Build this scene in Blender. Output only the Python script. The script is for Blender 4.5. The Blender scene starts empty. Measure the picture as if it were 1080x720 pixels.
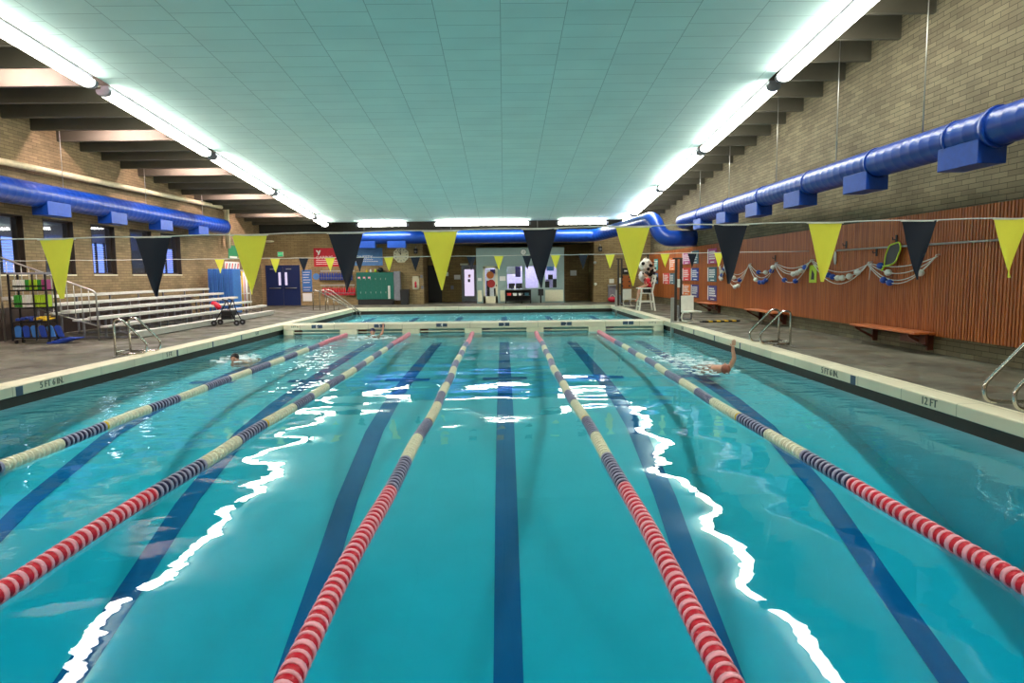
import bpy, math, random
from mathutils import Vector, Matrix
random.seed(7)
PI = math.pi
S = bpy.context.scene
COL = S.collection

# ------------------------------------------------------------------ camera
F_PX = 720.0                                   # 24 mm lens on a 36 mm frame, 1080 px wide
CAM = Vector((0.0, 0.0, 1.70))
_yd = Vector(((531 - 540) / F_PX, (360 - 289.5) / F_PX, 1.0))      # where the +Y axis points, (right, up, forward)
_n = Vector((-0.0112, 1.0, 0.0))
_n.z = -(_n.x * _yd.x + _n.y * _yd.y) / _yd.z
_yd.normalize(); _n.normalize()
_xd = Vector((_yd.y * _n.z - _yd.z * _n.y, _yd.z * _n.x - _yd.x * _n.z, _yd.x * _n.y - _yd.y * _n.x))
if _xd.x < 0: _xd = -_xd
# rows: camera axes in world (right, up, forward)
RIGHT = Vector((_xd.x, _yd.x, _n.x)); UP = Vector((_xd.y, _yd.y, _n.y)); FWD = Vector((_xd.z, _yd.z, _n.z))
cam_data = bpy.data.cameras.new('camera'); cam = bpy.data.objects.new('camera', cam_data); COL.objects.link(cam)
cam_data.sensor_width = 36.0; cam_data.lens = 24.0; cam_data.clip_start = 0.05; cam_data.clip_end = 200
cam.matrix_world = Matrix(((RIGHT.x, UP.x, -FWD.x, CAM.x), (RIGHT.y, UP.y, -FWD.y, CAM.y), (RIGHT.z, UP.z, -FWD.z, CAM.z), (0, 0, 0, 1)))
S.camera = cam

def P(px, py, X=None, Y=None, Z=None):
    """world point seen at a photo pixel, on the plane X=, Y= or Z="""
    d = RIGHT * ((px - 540) / F_PX) + UP * ((360 - py) / F_PX) + FWD
    if X is not None: t = (X - CAM.x) / d.x
    elif Y is not None: t = (Y - CAM.y) / d.y
    else: t = (Z - CAM.z) / d.z
    return CAM + d * t

# ------------------------------------------------------------------ world, exposure
LAMP = 22.0            # radiance of the fluorescent diffusers
BAY = 240.0
w = bpy.data.worlds.new('world'); S.world = w; w.use_nodes = True
w.node_tree.nodes['Background'].inputs[0].default_value = (0.05, 0.07, 0.1, 1)
w.node_tree.nodes['Background'].inputs[1].default_value = 0.3
S.view_settings.view_transform = 'Standard'; S.view_settings.look = 'None'
S.view_settings.exposure = 0.58; S.view_settings.gamma = 1.0; S.view_settings.use_curve_mapping = False
S.cycles.max_bounces = 10; S.cycles.diffuse_bounces = 6; S.cycles.transparent_max_bounces = 16

# ------------------------------------------------------------------ materials
def srgb(c):
    return tuple(((v / 255) / 12.92 if v / 255 <= 0.04045 else ((v / 255 + 0.055) / 1.055) ** 2.4) for v in c)
def nt(name):
    m = bpy.data.materials.new(name); m.use_nodes = True
    t = m.node_tree; t.nodes.clear()
    out = t.nodes.new('ShaderNodeOutputMaterial')
    return m, t, out
def mat(name, c, rough=0.5, metal=0.0, noise=0.12, scale=8.0, bump=0.0, spec=0.5, stretch=(1, 1, 1)):
    """plain surface with a slight procedural mottle"""
    m, t, out = nt(name); c = srgb(c)
    b = t.nodes.new('ShaderNodeBsdfPrincipled')
    b.inputs['Roughness'].default_value = rough; b.inputs['Metallic'].default_value = metal
    b.inputs['Specular IOR Level'].default_value = spec
    tc = t.nodes.new('ShaderNodeTexCoord'); mp = t.nodes.new('ShaderNodeMapping'); mp.inputs['Scale'].default_value = stretch
    n = t.nodes.new('ShaderNodeTexNoise'); n.inputs['Scale'].default_value = scale; n.inputs['Detail'].default_value = 4
    r = t.nodes.new('ShaderNodeValToRGB')
    r.color_ramp.elements[0].position = 0.3; r.color_ramp.elements[1].position = 0.7
    r.color_ramp.elements[0].color = tuple(v * (1 - noise) for v in c) + (1,)
    r.color_ramp.elements[1].color = tuple(min(1, v * (1 + noise)) for v in c) + (1,)
    L = t.links.new
    L(tc.outputs['Object'], mp.inputs[0]); L(mp.outputs[0], n.inputs[0]); L(n.outputs[0], r.inputs[0]); L(r.outputs[0], b.inputs['Base Color'])
    if bump:
        bp = t.nodes.new('ShaderNodeBump'); bp.inputs['Strength'].default_value = bump; bp.inputs['Distance'].default_value = 0.01
        L(n.outputs[0], bp.inputs['Height']); L(bp.outputs[0], b.inputs['Normal'])
    L(b.outputs[0], out.inputs[0])
    return m
def emit(name, c, s):
    m, t, out = nt(name); e = t.nodes.new('ShaderNodeEmission')
    e.inputs[0].default_value = srgb(c) + (1,); e.inputs[1].default_value = s
    t.links.new(e.outputs[0], out.inputs[0]); return m
def brick(name, c1, c2, cm, axes, bw, bh, mortar=0.006, rough=0.8, bump=0.4, offset=0.5, var=0.35, grime=0.25, spec=0.3):
    """brick or tile surface; axes = which world axes run along the course and up it"""
    m, t, out = nt(name); L = t.links.new
    b = t.nodes.new('ShaderNodeBsdfPrincipled'); b.inputs['Roughness'].default_value = rough; b.inputs['Specular IOR Level'].default_value = spec
    g = t.nodes.new('ShaderNodeNewGeometry'); sp = t.nodes.new('ShaderNodeSeparateXYZ'); cb = t.nodes.new('ShaderNodeCombineXYZ')
    L(g.outputs['Position'], sp.inputs[0]); L(sp.outputs[axes[0]], cb.inputs[0]); L(sp.outputs[axes[1]], cb.inputs[1])
    k = t.nodes.new('ShaderNodeTexBrick'); k.offset = offset
    k.inputs['Scale'].default_value = 1.0; k.inputs['Brick Width'].default_value = bw; k.inputs['Row Height'].default_value = bh
    k.inputs['Mortar Size'].default_value = mortar; k.inputs['Mortar Smooth'].default_value = 0.2; k.inputs['Bias'].default_value = 0.0
    k.inputs['Color1'].default_value = srgb(c1) + (1,); k.inputs['Color2'].default_value = srgb(c2) + (1,); k.inputs['Mortar'].default_value = srgb(cm) + (1,)
    L(cb.outputs[0], k.inputs[0])
    n = t.nodes.new('ShaderNodeTexNoise'); n.inputs['Scale'].default_value = 0.9; n.inputs['Detail'].default_value = 6; L(g.outputs['Position'], n.inputs[0])
    mr = t.nodes.new('ShaderNodeMapRange'); mr.inputs[1].default_value = 0.3; mr.inputs[2].default_value = 0.7
    mr.inputs[3].default_value = 1 - grime; mr.inputs[4].default_value = 1 + grime * 0.5; L(n.outputs[0], mr.inputs[0])
    mx = t.nodes.new('ShaderNodeVectorMath'); mx.operation = 'SCALE'; L(k.outputs['Color'], mx.inputs[0]); L(mr.outputs[0], mx.inputs['Scale'])
    L(mx.outputs[0], b.inputs['Base Color'])
    if bump:
        bp = t.nodes.new('ShaderNodeBump'); bp.inputs['Strength'].default_value = bump; bp.inputs['Distance'].default_value = 0.01; bp.invert = True
        L(k.outputs['Fac'], bp.inputs['Height']); L(bp.outputs[0], b.inputs['Normal'])
    L(b.outputs[0], out.inputs[0]); return m

M = {}
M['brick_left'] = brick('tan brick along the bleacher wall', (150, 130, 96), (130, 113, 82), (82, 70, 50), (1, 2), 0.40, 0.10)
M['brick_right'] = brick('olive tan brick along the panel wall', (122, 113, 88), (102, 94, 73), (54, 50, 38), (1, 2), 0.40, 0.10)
M['brick_back'] = brick('tan brick of the end wall', (168, 145, 104), (150, 128, 90), (92, 76, 54), (0, 2), 0.40, 0.10)
M['brick_recess'] = brick('brown brick of the recess', (148, 124, 82), (132, 108, 72), (92, 76, 50), (0, 2), 0.40, 0.10)
M['tile_ceiling'] = brick('pale green acoustic ceiling tiles', (208, 236, 230), (203, 232, 227), (152, 184, 180), (1, 0), 0.61, 1.30, mortar=0.008, rough=0.9, bump=0.3, grime=0.05, spec=0.1)
M['joist'] = mat('painted joist', (86, 82, 68), 0.7, noise=0.08, scale=2)
M['roof'] = mat('dark roof deck', (48, 48, 42), 0.9)
def deck_mat():
    m, t, out = nt('worn concrete deck'); L = t.links.new
    b = t.nodes.new('ShaderNodeBsdfPrincipled'); g = t.nodes.new('ShaderNodeNewGeometry')
    n1 = t.nodes.new('ShaderNodeTexNoise'); n1.inputs['Scale'].default_value = 0.8; n1.inputs['Detail'].default_value = 8; n1.inputs['Roughness'].default_value = 0.65
    mp = t.nodes.new('ShaderNodeMapping'); mp.inputs['Scale'].default_value = (1.4, 0.7, 1)
    L(g.outputs['Position'], mp.inputs[0]); L(mp.outputs[0], n1.inputs[0])
    r = t.nodes.new('ShaderNodeValToRGB'); e = r.color_ramp.elements
    e[0].position = 0.30; e[0].color = srgb((62, 57, 45)) + (1,)
    e[1].position = 0.72; e[1].color = srgb((122, 119, 102)) + (1,)
    x = e.new(0.5); x.color = srgb((92, 88, 73)) + (1,)
    L(n1.outputs[0], r.inputs[0])
    k = t.nodes.new('ShaderNodeTexBrick'); k.offset = 0.0; k.inputs['Scale'].default_value = 1; k.inputs['Brick Width'].default_value = 2.4; k.inputs['Row Height'].default_value = 2.4
    k.inputs['Mortar Size'].default_value = 0.01; k.inputs['Color1'].default_value = (1, 1, 1, 1); k.inputs['Color2'].default_value = (.86, .86, .86, 1); k.inputs['Mortar'].default_value = (.4, .4, .4, 1)
    L(g.outputs['Position'], k.inputs[0])
    mx = t.nodes.new('ShaderNodeVectorMath'); mx.operation = 'MULTIPLY'; L(r.outputs[0], mx.inputs[0]); L(k.outputs[0], mx.inputs[1]); L(mx.outputs[0], b.inputs['Base Color'])
    n2 = t.nodes.new('ShaderNodeTexNoise'); n2.inputs['Scale'].default_value = 1.3; L(g.outputs['Position'], n2.inputs[0])
    mr = t.nodes.new('ShaderNodeMapRange'); mr.inputs[1].default_value = 0.4; mr.inputs[2].default_value = 0.6; mr.inputs[3].default_value = 0.42; mr.inputs[4].default_value = 0.8
    L(n2.outputs[0], mr.inputs[0]); L(mr.outputs[0], b.inputs['Roughness'])
    L(b.outputs[0], out.inputs[0]); return m
M['deck'] = deck_mat()
M['coping'] = brick('cream coping stone', (222, 214, 186), (214, 207, 180), (146, 140, 116), (1, 0), 1.2, 3.0, mortar=0.006, rough=0.55, bump=0.1, grime=0.12, offset=0)
M['coping_x'] = brick('cream coping stone across', (222, 214, 186), (214, 207, 180), (146, 140, 116), (0, 1), 1.2, 3.0, mortar=0.006, rough=0.55, bump=0.1, grime=0.12, offset=0)
M['gutter'] = mat('dark gutter', (44, 36, 28), 0.7)
M['pool'] = mat('pale pool plaster', (168, 208, 214), 0.7, noise=0.04, scale=1.5)
M['stripe'] = mat('navy pool tile', (44, 98, 156), 0.6, noise=0.05)
M['navy_tile'] = mat('slate blue marker tile', (54, 74, 96), 0.5)
M['letter'] = mat('grey letters', (92, 100, 92), 0.6)
M['white'] = mat('white plastic', (228, 228, 216), 0.4, noise=0.04)
M['paper'] = mat('white paper', (232, 230, 226), 0.7, noise=0.02)
M['cream'] = mat('cream enamel', (222, 216, 186), 0.5, noise=0.05)
M['steel'] = mat('polished steel', (200, 198, 190), 0.22, 1.0, noise=0.05)
M['dull_steel'] = mat('dull aluminium', (176, 176, 170), 0.45, 0.9, noise=0.06)
M['alu_plank'] = mat('pale aluminium plank', (206, 206, 198), 0.5, 0.25, noise=0.06)
M['black'] = mat('black plastic', (24, 24, 26), 0.5)
M['black_metal'] = mat('black powder coated metal', (30, 30, 34), 0.45, 0.3)
M['blue_duct'] = mat('blue painted spiral duct', (8, 58, 148), 0.32, 0.0, noise=0.08, scale=3)
M['blue_duct_box'] = mat('blue painted duct outlet', (12, 66, 160), 0.4)
M['pipe'] = mat('cream painted pipe', (206, 196, 158), 0.4)
M['yellow_flag'] = mat('yellow pennant vinyl', (224, 236, 62), 0.5, noise=0.03)
M['navy_flag'] = mat('navy pennant vinyl', (12, 26, 46), 0.6, noise=0.05)
M['cord'] = mat('white cord', (222, 222, 214), 0.6)
M['red'] = mat('red plastic', (205, 26, 54), 0.4, noise=0.08)
M['pink'] = mat('faded pink plastic rim', (250, 168, 184), 0.4, noise=0.08)
M['navy'] = mat('navy plastic', (26, 26, 72), 0.4, noise=0.08)
M['lilac'] = mat('weathered lilac plastic rim', (160, 160, 190), 0.45, noise=0.08)
M['bone'] = mat('bone plastic', (228, 224, 198), 0.5, noise=0.06)
M['bone_rim'] = mat('bone plastic rim', (238, 235, 208), 0.5, noise=0.05)
M['foam'] = mat('white water foam', (240, 248, 248), 0.3, noise=0.02)
M['yellow'] = mat('yellow plastic', (232, 190, 40), 0.45)
M['lime'] = mat('lime plastic', (190, 220, 50), 0.5)
M['green'] = mat('green plastic', (60, 150, 50), 0.5)
M['blue_ball'] = mat('blue float', (28, 74, 176), 0.4)
M['white_ball'] = mat('white float', (222, 224, 216), 0.4)
M['brown_wood'] = mat('varnished bench wood', (184, 100, 50), 0.4, noise=0.25, scale=6, stretch=(8, 0.6, 8))
M['dark_wood'] = mat('dark bench bracket wood', (92, 42, 24), 0.5, noise=0.25)
M['skin'] = mat('skin', (206, 146, 118), 0.5, noise=0.05, scale=20)
M['hair'] = mat('dark hair', (28, 20, 18), 0.6)
M['auburn'] = mat('reddish brown hair', (150, 84, 64), 0.6)
M['shirt'] = mat('red shirt', (190, 20, 32), 0.8, noise=0.1)
M['teal'] = mat('teal locker paint', (12, 100, 86), 0.4, noise=0.06)
M['navy_door'] = mat('navy door paint', (12, 34, 82), 0.35, noise=0.05)
M['sage'] = mat('sage grey partition paint', (150, 170, 166), 0.6, noise=0.03)
M['grey'] = mat('grey paint', (128, 128, 136), 0.5)
M['dark_frame'] = mat('dark bronze window frame', (54, 42, 34), 0.5)
M['sign_red'] = mat('red banner', (186, 20, 40), 0.6)
M['sign_blue'] = mat('blue banner', (84, 132, 190), 0.6)
M['royal'] = mat('royal blue', (26, 60, 150), 0.5, noise=0.12)
M['mat_blue'] = mat('blue vinyl', (52, 110, 180), 0.5)
M['sign_green'] = mat('green sign', (40, 130, 86), 0.5)
M['orange'] = mat('orange', (232, 120, 50), 0.6)
M['magenta'] = mat('magenta', (176, 70, 130), 0.6)
M['indigo'] = mat('indigo', (74, 60, 130), 0.6)
M['slate'] = mat('slate teal', (60, 98, 112), 0.6)
M['poster_teal'] = mat('turquoise', (70, 170, 180), 0.6)
M['poster_blue'] = mat('sky blue', (70, 130, 190), 0.6)
M['poster_red'] = mat('poster red', (216, 62, 60), 0.6)
M['tube'] = emit('fluorescent diffuser', (255, 252, 240), LAMP)
M['tube_room'] = emit('room fluorescent diffuser', (235, 240, 255), 14.0)
M['tube_bay'] = emit('bay strip lamp', (255, 222, 222), BAY)
M['exit_lit'] = emit('lit exit sign', (60, 190, 120), 0.8)
M['sky_window'] = emit('daylight at the far window', (130, 160, 255), 1.3)
M['pane_glow'] = emit('glowing door pane', (240, 225, 255), 0.62)  # light of the rooms beyond, put into the door panes as glow
def vinyl(name, c):
    m, t, out = nt(name); L = t.links.new
    d = t.nodes.new('ShaderNodeBsdfDiffuse'); s_ = t.nodes.new('ShaderNodeBsdfTranslucent'); x = t.nodes.new('ShaderNodeMixShader')
    n = t.nodes.new('ShaderNodeTexNoise'); n.inputs['Scale'].default_value = 9; r = t.nodes.new('ShaderNodeValToRGB'); c = srgb(c)
    r.color_ramp.elements[0].color = tuple(v * .95 for v in c) + (1,); r.color_ramp.elements[1].color = c + (1,)
    L(n.outputs[0], r.inputs[0]); L(r.outputs[0], d.inputs[0]); L(r.outputs[0], s_.inputs[0]); x.inputs[0].default_value = 0.45
    L(d.outputs[0], x.inputs[1]); L(s_.outputs[0], x.inputs[2]); L(x.outputs[0], out.inputs[0]); return m
M['yellow_flag'] = vinyl('thin yellow pennant vinyl', (255, 250, 118))
def two_sided_fresnel(t, ior):
    """same reflectance from either side of an unrefracting surface"""
    f = t.nodes.new('ShaderNodeFresnel'); g = t.nodes.new('ShaderNodeNewGeometry'); m = t.nodes.new('ShaderNodeMapRange')
    m.inputs[3].default_value = ior; m.inputs[4].default_value = 1 / ior
    t.links.new(g.outputs['Backfacing'], m.inputs[0]); t.links.new(m.outputs[0], f.inputs[0]); return f
def glass():
    m, t, out = nt('window glass'); L = t.links.new
    a = t.nodes.new('ShaderNodeBsdfTransparent'); a.inputs[0].default_value = (.92, .94, .96, 1)
    g = t.nodes.new('ShaderNodeBsdfGlossy'); g.inputs['Roughness'].default_value = 0.02
    f = two_sided_fresnel(t, 1.45); x = t.nodes.new('ShaderNodeMixShader')
    L(f.outputs[0], x.inputs[0]); L(a.outputs[0], x.inputs[1]); L(g.outputs[0], x.inputs[2]); L(x.outputs[0], out.inputs[0]); return m
M['glass'] = glass()
def wood_panel():
    m, t, out = nt('reddish slatted wood'); L = t.links.new
    b = t.nodes.new('ShaderNodeBsdfPrincipled'); b.inputs['Roughness'].default_value = 0.45
    g = t.nodes.new('ShaderNodeNewGeometry'); mp = t.nodes.new('ShaderNodeMapping'); mp.inputs['Scale'].default_value = (1, 16, 0.5)
    n = t.nodes.new('ShaderNodeTexNoise'); n.inputs['Scale'].default_value = 1; n.inputs['Detail'].default_value = 6
    L(g.outputs['Position'], mp.inputs[0]); L(mp.outputs[0], n.inputs[0])
    r = t.nodes.new('ShaderNodeValToRGB'); e = r.color_ramp.elements
    e[0].position = 0.3; e[0].color = srgb((146, 72, 30)) + (1,); e[1].position = 0.75; e[1].color = srgb((204, 118, 56)) + (1,)
    L(n.outputs[0], r.inputs[0]); L(r.outputs[0], b.inputs['Base Color']); L(b.outputs[0], out.inputs[0]); return m
M['slats'] = wood_panel()
def water():
    m, t, out = nt('pool water'); L = t.links.new
    g = t.nodes.new('ShaderNodeNewGeometry'); sp = t.nodes.new('ShaderNodeSeparateXYZ'); L(g.outputs['Position'], sp.inputs[0])
    def math_(op, a, b=None, clamp=False):
        n = t.nodes.new('ShaderNodeMath'); n.operation = op; n.use_clamp = clamp
        for i, v in enumerate((a, b)):
            if v is None: continue
            if isinstance(v, (int, float)): n.inputs[i].default_value = v
            else: L(v, n.inputs[i])
        return n.outputs[0]
    # choppiness: swimmers' lanes (outer lanes and the lane next to them at the far half) are rough, the middle is calm
    def ramp(v, a, b, lo, hi):
        n = t.nodes.new('ShaderNodeMapRange'); n.interpolation_type = 'SMOOTHSTEP'
        n.inputs[1].default_value = a; n.inputs[2].default_value = b; n.inputs[3].default_value = lo; n.inputs[4].default_value = hi
        L(v, n.inputs[0]); return n.outputs[0]
    left = ramp(sp.outputs[0], -5.2, -2.6, 1, 0); right = ramp(sp.outputs[0], 2.4, 4.2, 0, 1)
    side = math_('MAXIMUM', left, right); deep = ramp(sp.outputs[1], 7, 13, 0.22, 1)
    far = ramp(sp.outputs[1], 14, 24, 0.05, 0.75); beyond = ramp(sp.outputs[1], 24.6, 25.2, 0, 5.0)
    chop = math_('MAXIMUM', math_('MULTIPLY', side, deep), math_('MAXIMUM', far, beyond))
    def noise(scale, sx, sy, detail):
        mp = t.nodes.new('ShaderNodeMapping'); mp.inputs['Scale'].default_value = (sx, sy, 1); L(g.outputs['Position'], mp.inputs[0])
        n = t.nodes.new('ShaderNodeTexNoise'); n.inputs['Scale'].default_value = scale; n.inputs['Detail'].default_value = detail; n.inputs['Roughness'].default_value = 0.4
        L(mp.outputs[0], n.inputs[0]); return n.outputs[0]
    swell = noise(0.62, 1.0, 1.35, 1.0)
    small = noise(3.2, 1.0, 1.4, 2.0)
    h = math_('ADD', math_('MULTIPLY', swell, 0.040), math_('MULTIPLY', small, math_('MULTIPLY', chop, 0.028)))
    bp = t.nodes.new('ShaderNodeBump'); bp.inputs['Strength'].default_value = 1.0; bp.inputs['Distance'].default_value = 1.0; L(h, bp.inputs['Height'])
    tr = t.nodes.new('ShaderNodeBsdfTransparent'); gl = t.nodes.new('ShaderNodeBsdfGlossy'); gl.inputs['Roughness'].default_value = 0.015
    L(bp.outputs[0], gl.inputs['Normal'])
    f = two_sided_fresnel(t, 1.33); L(bp.outputs[0], f.inputs['Normal'])
    x = t.nodes.new('ShaderNodeMixShader'); L(f.outputs[0], x.inputs[0]); L(tr.outputs[0], x.inputs[1]); L(gl.outputs[0], x.inputs[2])
    L(x.outputs[0], out.inputs[0])
    v = t.nodes.new('ShaderNodeVolumeAbsorption'); v.inputs[0].default_value = (0.0, 0.87, 0.935, 1); v.inputs[1].default_value = 0.66
    L(v.outputs[0], out.inputs['Volume'])
    return m
M['water'] = water()

# ------------------------------------------------------------------ mesh building
def world_origin(o):
    v = Vector((0, 0, 0))
    while o is not None: v += o.location; o = o.parent
    return v
class MB:
    def __init__(s): s.v = []; s.f = []; s.m = []; s.s = []
    def add(s, vs, fs, m=0, smooth=False):
        k = len(s.v); s.v += [Vector(p) for p in vs]
        for f in fs: s.f.append([k + i for i in f]); s.m.append(m); s.s.append(smooth)
        return s
    def box(s, a, b, m=0):
        x0, x1 = sorted((a[0], b[0])); y0, y1 = sorted((a[1], b[1])); z0, z1 = sorted((a[2], b[2]))
        return s.add([(x0, y0, z0), (x1, y0, z0), (x1, y1, z0), (x0, y1, z0), (x0, y0, z1), (x1, y0, z1), (x1, y1, z1), (x0, y1, z1)],
                     [(0, 3, 2, 1), (4, 5, 6, 7), (0, 1, 5, 4), (1, 2, 6, 5), (2, 3, 7, 6), (3, 0, 4, 7)], m)
    def bar(s, a, b, wx, wz, m=0, up=(0, 0, 1)):
        """rectangular bar from a to b, wx wide sideways, wz along up"""
        a = Vector(a); b = Vector(b); d = (b - a).normalized(); u = Vector(up); sd = d.cross(u)
        if sd.length < 1e-4: sd = Vector((1, 0, 0))
        sd.normalize(); u = sd.cross(d).normalized(); vs = []
        for p in (a, b):
            for i, j in ((-1, -1), (1, -1), (1, 1), (-1, 1)): vs.append(p + sd * (i * wx / 2) + u * (j * wz / 2))
        return s.add(vs, [(3, 2, 1, 0), (4, 5, 6, 7), (0, 1, 5, 4), (1, 2, 6, 5), (2, 3, 7, 6), (3, 0, 4, 7)], m)
    def tube(s, pts, r, n=10, m=0, caps=True, radii=None):
        pts = [Vector(p) for p in pts]; vs = []; nrm = None; K = len(pts)
        for i, p in enumerate(pts):
            if i == 0: d = pts[1] - p
            elif i == K - 1: d = p - pts[i - 1]
            else: d = (pts[i + 1] - p).normalized() + (p - pts[i - 1]).normalized()
            d.normalize()
            if nrm is None:
                nrm = d.cross(Vector((0, 0, 1)))
                if nrm.length < 1e-3: nrm = d.cross(Vector((0, 1, 0)))
            nrm = nrm - d * nrm.dot(d); nrm.normalize(); bi = d.cross(nrm)
            rr = radii[i] if radii else r
            for k in range(n):
                a = 2 * PI * k / n; vs.append(p + nrm * (rr * math.cos(a)) + bi * (rr * math.sin(a)))
        fs = [(i * n + k, i * n + (k + 1) % n, (i + 1) * n + (k + 1) % n, (i + 1) * n + k) for i in range(K - 1) for k in range(n)]
        s.add(vs, fs, m, True)
        if caps:
            b = len(s.v) - K * n
            s.f.append([b + k for k in range(n)][::-1]); s.m.append(m); s.s.append(False)
            s.f.append([b + (K - 1) * n + k for k in range(n)]); s.m.append(m); s.s.append(False)
        return s
    def sphere(s, c, r, m=0, n=12, rings=8, sc=(1, 1, 1)):
        c = Vector(c); vs = [c + Vector((0, 0, -r * sc[2]))]
        for i in range(1, rings):
            a = -PI / 2 + PI * i / rings
            for k in range(n):
                b = 2 * PI * k / n; vs.append(c + Vector((r * sc[0] * math.cos(a) * math.cos(b), r * sc[1] * math.cos(a) * math.sin(b), r * sc[2] * math.sin(a))))
        vs.append(c + Vector((0, 0, r * sc[2]))); fs = []
        for k in range(n): fs.append((0, 1 + (k + 1) % n, 1 + k))
        for i in range(rings - 2):
            for k in range(n): fs.append((1 + i * n + k, 1 + i * n + (k + 1) % n, 1 + (i + 1) * n + (k + 1) % n, 1 + (i + 1) * n + k))
        q = 1 + (rings - 2) * n; t = len(vs) - 1
        for k in range(n): fs.append((t, q + k, q + (k + 1) % n))
        return s.add(vs, fs, m, True)
    def prism(s, pts, d, m=0):
        """outline pts (3-D, planar) pushed along vector d"""
        n = len(pts); pts = [Vector(p) for p in pts]; d = Vector(d)
        return s.add(pts + [p + d for p in pts], [tuple(range(n))[::-1], tuple(range(n, 2 * n))] + [(i, (i + 1) % n, n + (i + 1) % n, n + i) for i in range(n)], m)
    def build(s, name, mats, parent=None, origin=None, bevel=0.0):
        if not isinstance(mats, (list, tuple)): mats = [mats]
        mats = [M[x] if isinstance(x, str) else x for x in mats]
        if origin is None:
            if parent is not None: origin = world_origin(parent)
            else:
                xs = [v.x for v in s.v]; ys = [v.y for v in s.v]; zs = [v.z for v in s.v]
                origin = Vector(((min(xs) + max(xs)) / 2, (min(ys) + max(ys)) / 2, min(zs)))
        me = bpy.data.meshes.new(name); me.from_pydata([v - origin for v in s.v], [], s.f)
        for mm in mats: me.materials.append(mm)
        me.polygons.foreach_set('material_index', s.m); me.polygons.foreach_set('use_smooth', s.s); me.update()
        o = bpy.data.objects.new(name, me); COL.objects.link(o)
        if parent is not None: o.parent = parent
        else: o.location = origin
        if bevel:
            b = o.modifiers.new('bevel', 'BEVEL'); b.width = bevel; b.segments = 2; b.limit_method = 'ANGLE'
        return o
def tag(o, label=None, cat=None, group=None, kind=None):
    if label: o['label'] = label
    if cat: o['category'] = cat
    if group: o['group'] = group
    if kind: o['kind'] = kind
    return o
def thing(name, label, cat, loc=(0, 0, 0), group=None):
    o = bpy.data.objects.new(name, None); o.empty_display_size = 0.1; COL.objects.link(o); o.location = loc
    return tag(o, label, cat, group)
def struct(name, mb, mats, label=None): return tag(mb.build(name, mats), label, None, None, 'structure')
def copy_tree(o, parent=None):
    c = o.copy(); COL.objects.link(c)
    if parent is not None: c.parent = parent
    for ch in list(o.children): copy_tree(ch, c)
    return c
def lettering(name, text, size, pos, xdir, ydir, material, parent=None, depth=0.004, align='CENTER'):
    """flat raised lettering; xdir is the reading direction, ydir is up"""
    cu = bpy.data.curves.new(name, 'FONT'); cu.body = text; cu.size = size; cu.align_x = align; cu.align_y = 'CENTER'; cu.extrude = depth; cu.resolution_u = 3
    tmp = bpy.data.objects.new(name + '_outline', cu); COL.objects.link(tmp)
    me = bpy.data.meshes.new_from_object(tmp.evaluated_get(bpy.context.evaluated_depsgraph_get()))
    bpy.data.objects.remove(tmp); bpy.data.curves.remove(cu)
    x = Vector(xdir).normalized(); y = Vector(ydir).normalized(); z = x.cross(y)
    R = Matrix(((x.x, y.x, z.x), (x.y, y.y, z.y), (x.z, y.z, z.z)))
    org = world_origin(parent) if parent is not None else Vector((0, 0, 0))
    for v in me.vertices: v.co = R @ v.co + Vector(pos) - org
    me.materials.clear(); me.materials.append(M[material]); me.name = name
    o = bpy.data.objects.new(name, me); COL.objects.link(o)
    if parent is not None: o.parent = parent
    return o
def arc(c, r, a0, a1, n, ax, ay):
    c = Vector(c); ax = Vector(ax); ay = Vector(ay)
    return [c + ax * (r * math.cos(a0 + (a1 - a0) * i / n)) + ay * (r * math.sin(a0 + (a1 - a0) * i / n)) for i in range(n + 1)]
def rounded(pts, r=0.08, n=5):
    """polyline with its corners rounded"""
    pts = [Vector(p) for p in pts]; out = [pts[0]]
    for i in range(1, len(pts) - 1):
        a, b, c = pts[i - 1], pts[i], pts[i + 1]
        rr = min(r, (a - b).length * 0.45, (c - b).length * 0.45)
        p = b + (a - b).normalized() * rr; q = b + (c - b).normalized() * rr
        for k in range(n + 1):
            t = k / n; out.append(p * (1 - t) ** 2 + b * (2 * t * (1 - t)) + q * t ** 2)
    out.append(pts[-1]); return out
def skin(name, pts, edges, radii, material, parent=None, sub=2):
    """one continuous body grown over a skeleton (vertex 0 is the root)"""
    org = world_origin(parent) if parent is not None else Vector(pts[0])
    me = bpy.data.meshes.new(name); me.from_pydata([Vector(p) - org for p in pts], edges, []); o = bpy.data.objects.new(name, me); COL.objects.link(o)
    md = o.modifiers.new('skin', 'SKIN'); md.use_smooth_shade = True
    for i, v in enumerate(me.skin_vertices[0].data):
        r = radii[i]; v.radius = r if isinstance(r, tuple) else (r, r); v.use_root = (i == 0)
    sb = o.modifiers.new('sub', 'SUBSURF'); sb.levels = sub; sb.render_levels = sub
    new = bpy.data.meshes.new_from_object(o.evaluated_get(bpy.context.evaluated_depsgraph_get()))
    o.modifiers.clear(); o.data = new; new.name = name; new.materials.clear(); new.materials.append(M[material])
    for p in new.polygons: p.use_smooth = True
    if parent is not None: o.parent = parent
    else: o.location = org
    return o

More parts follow.
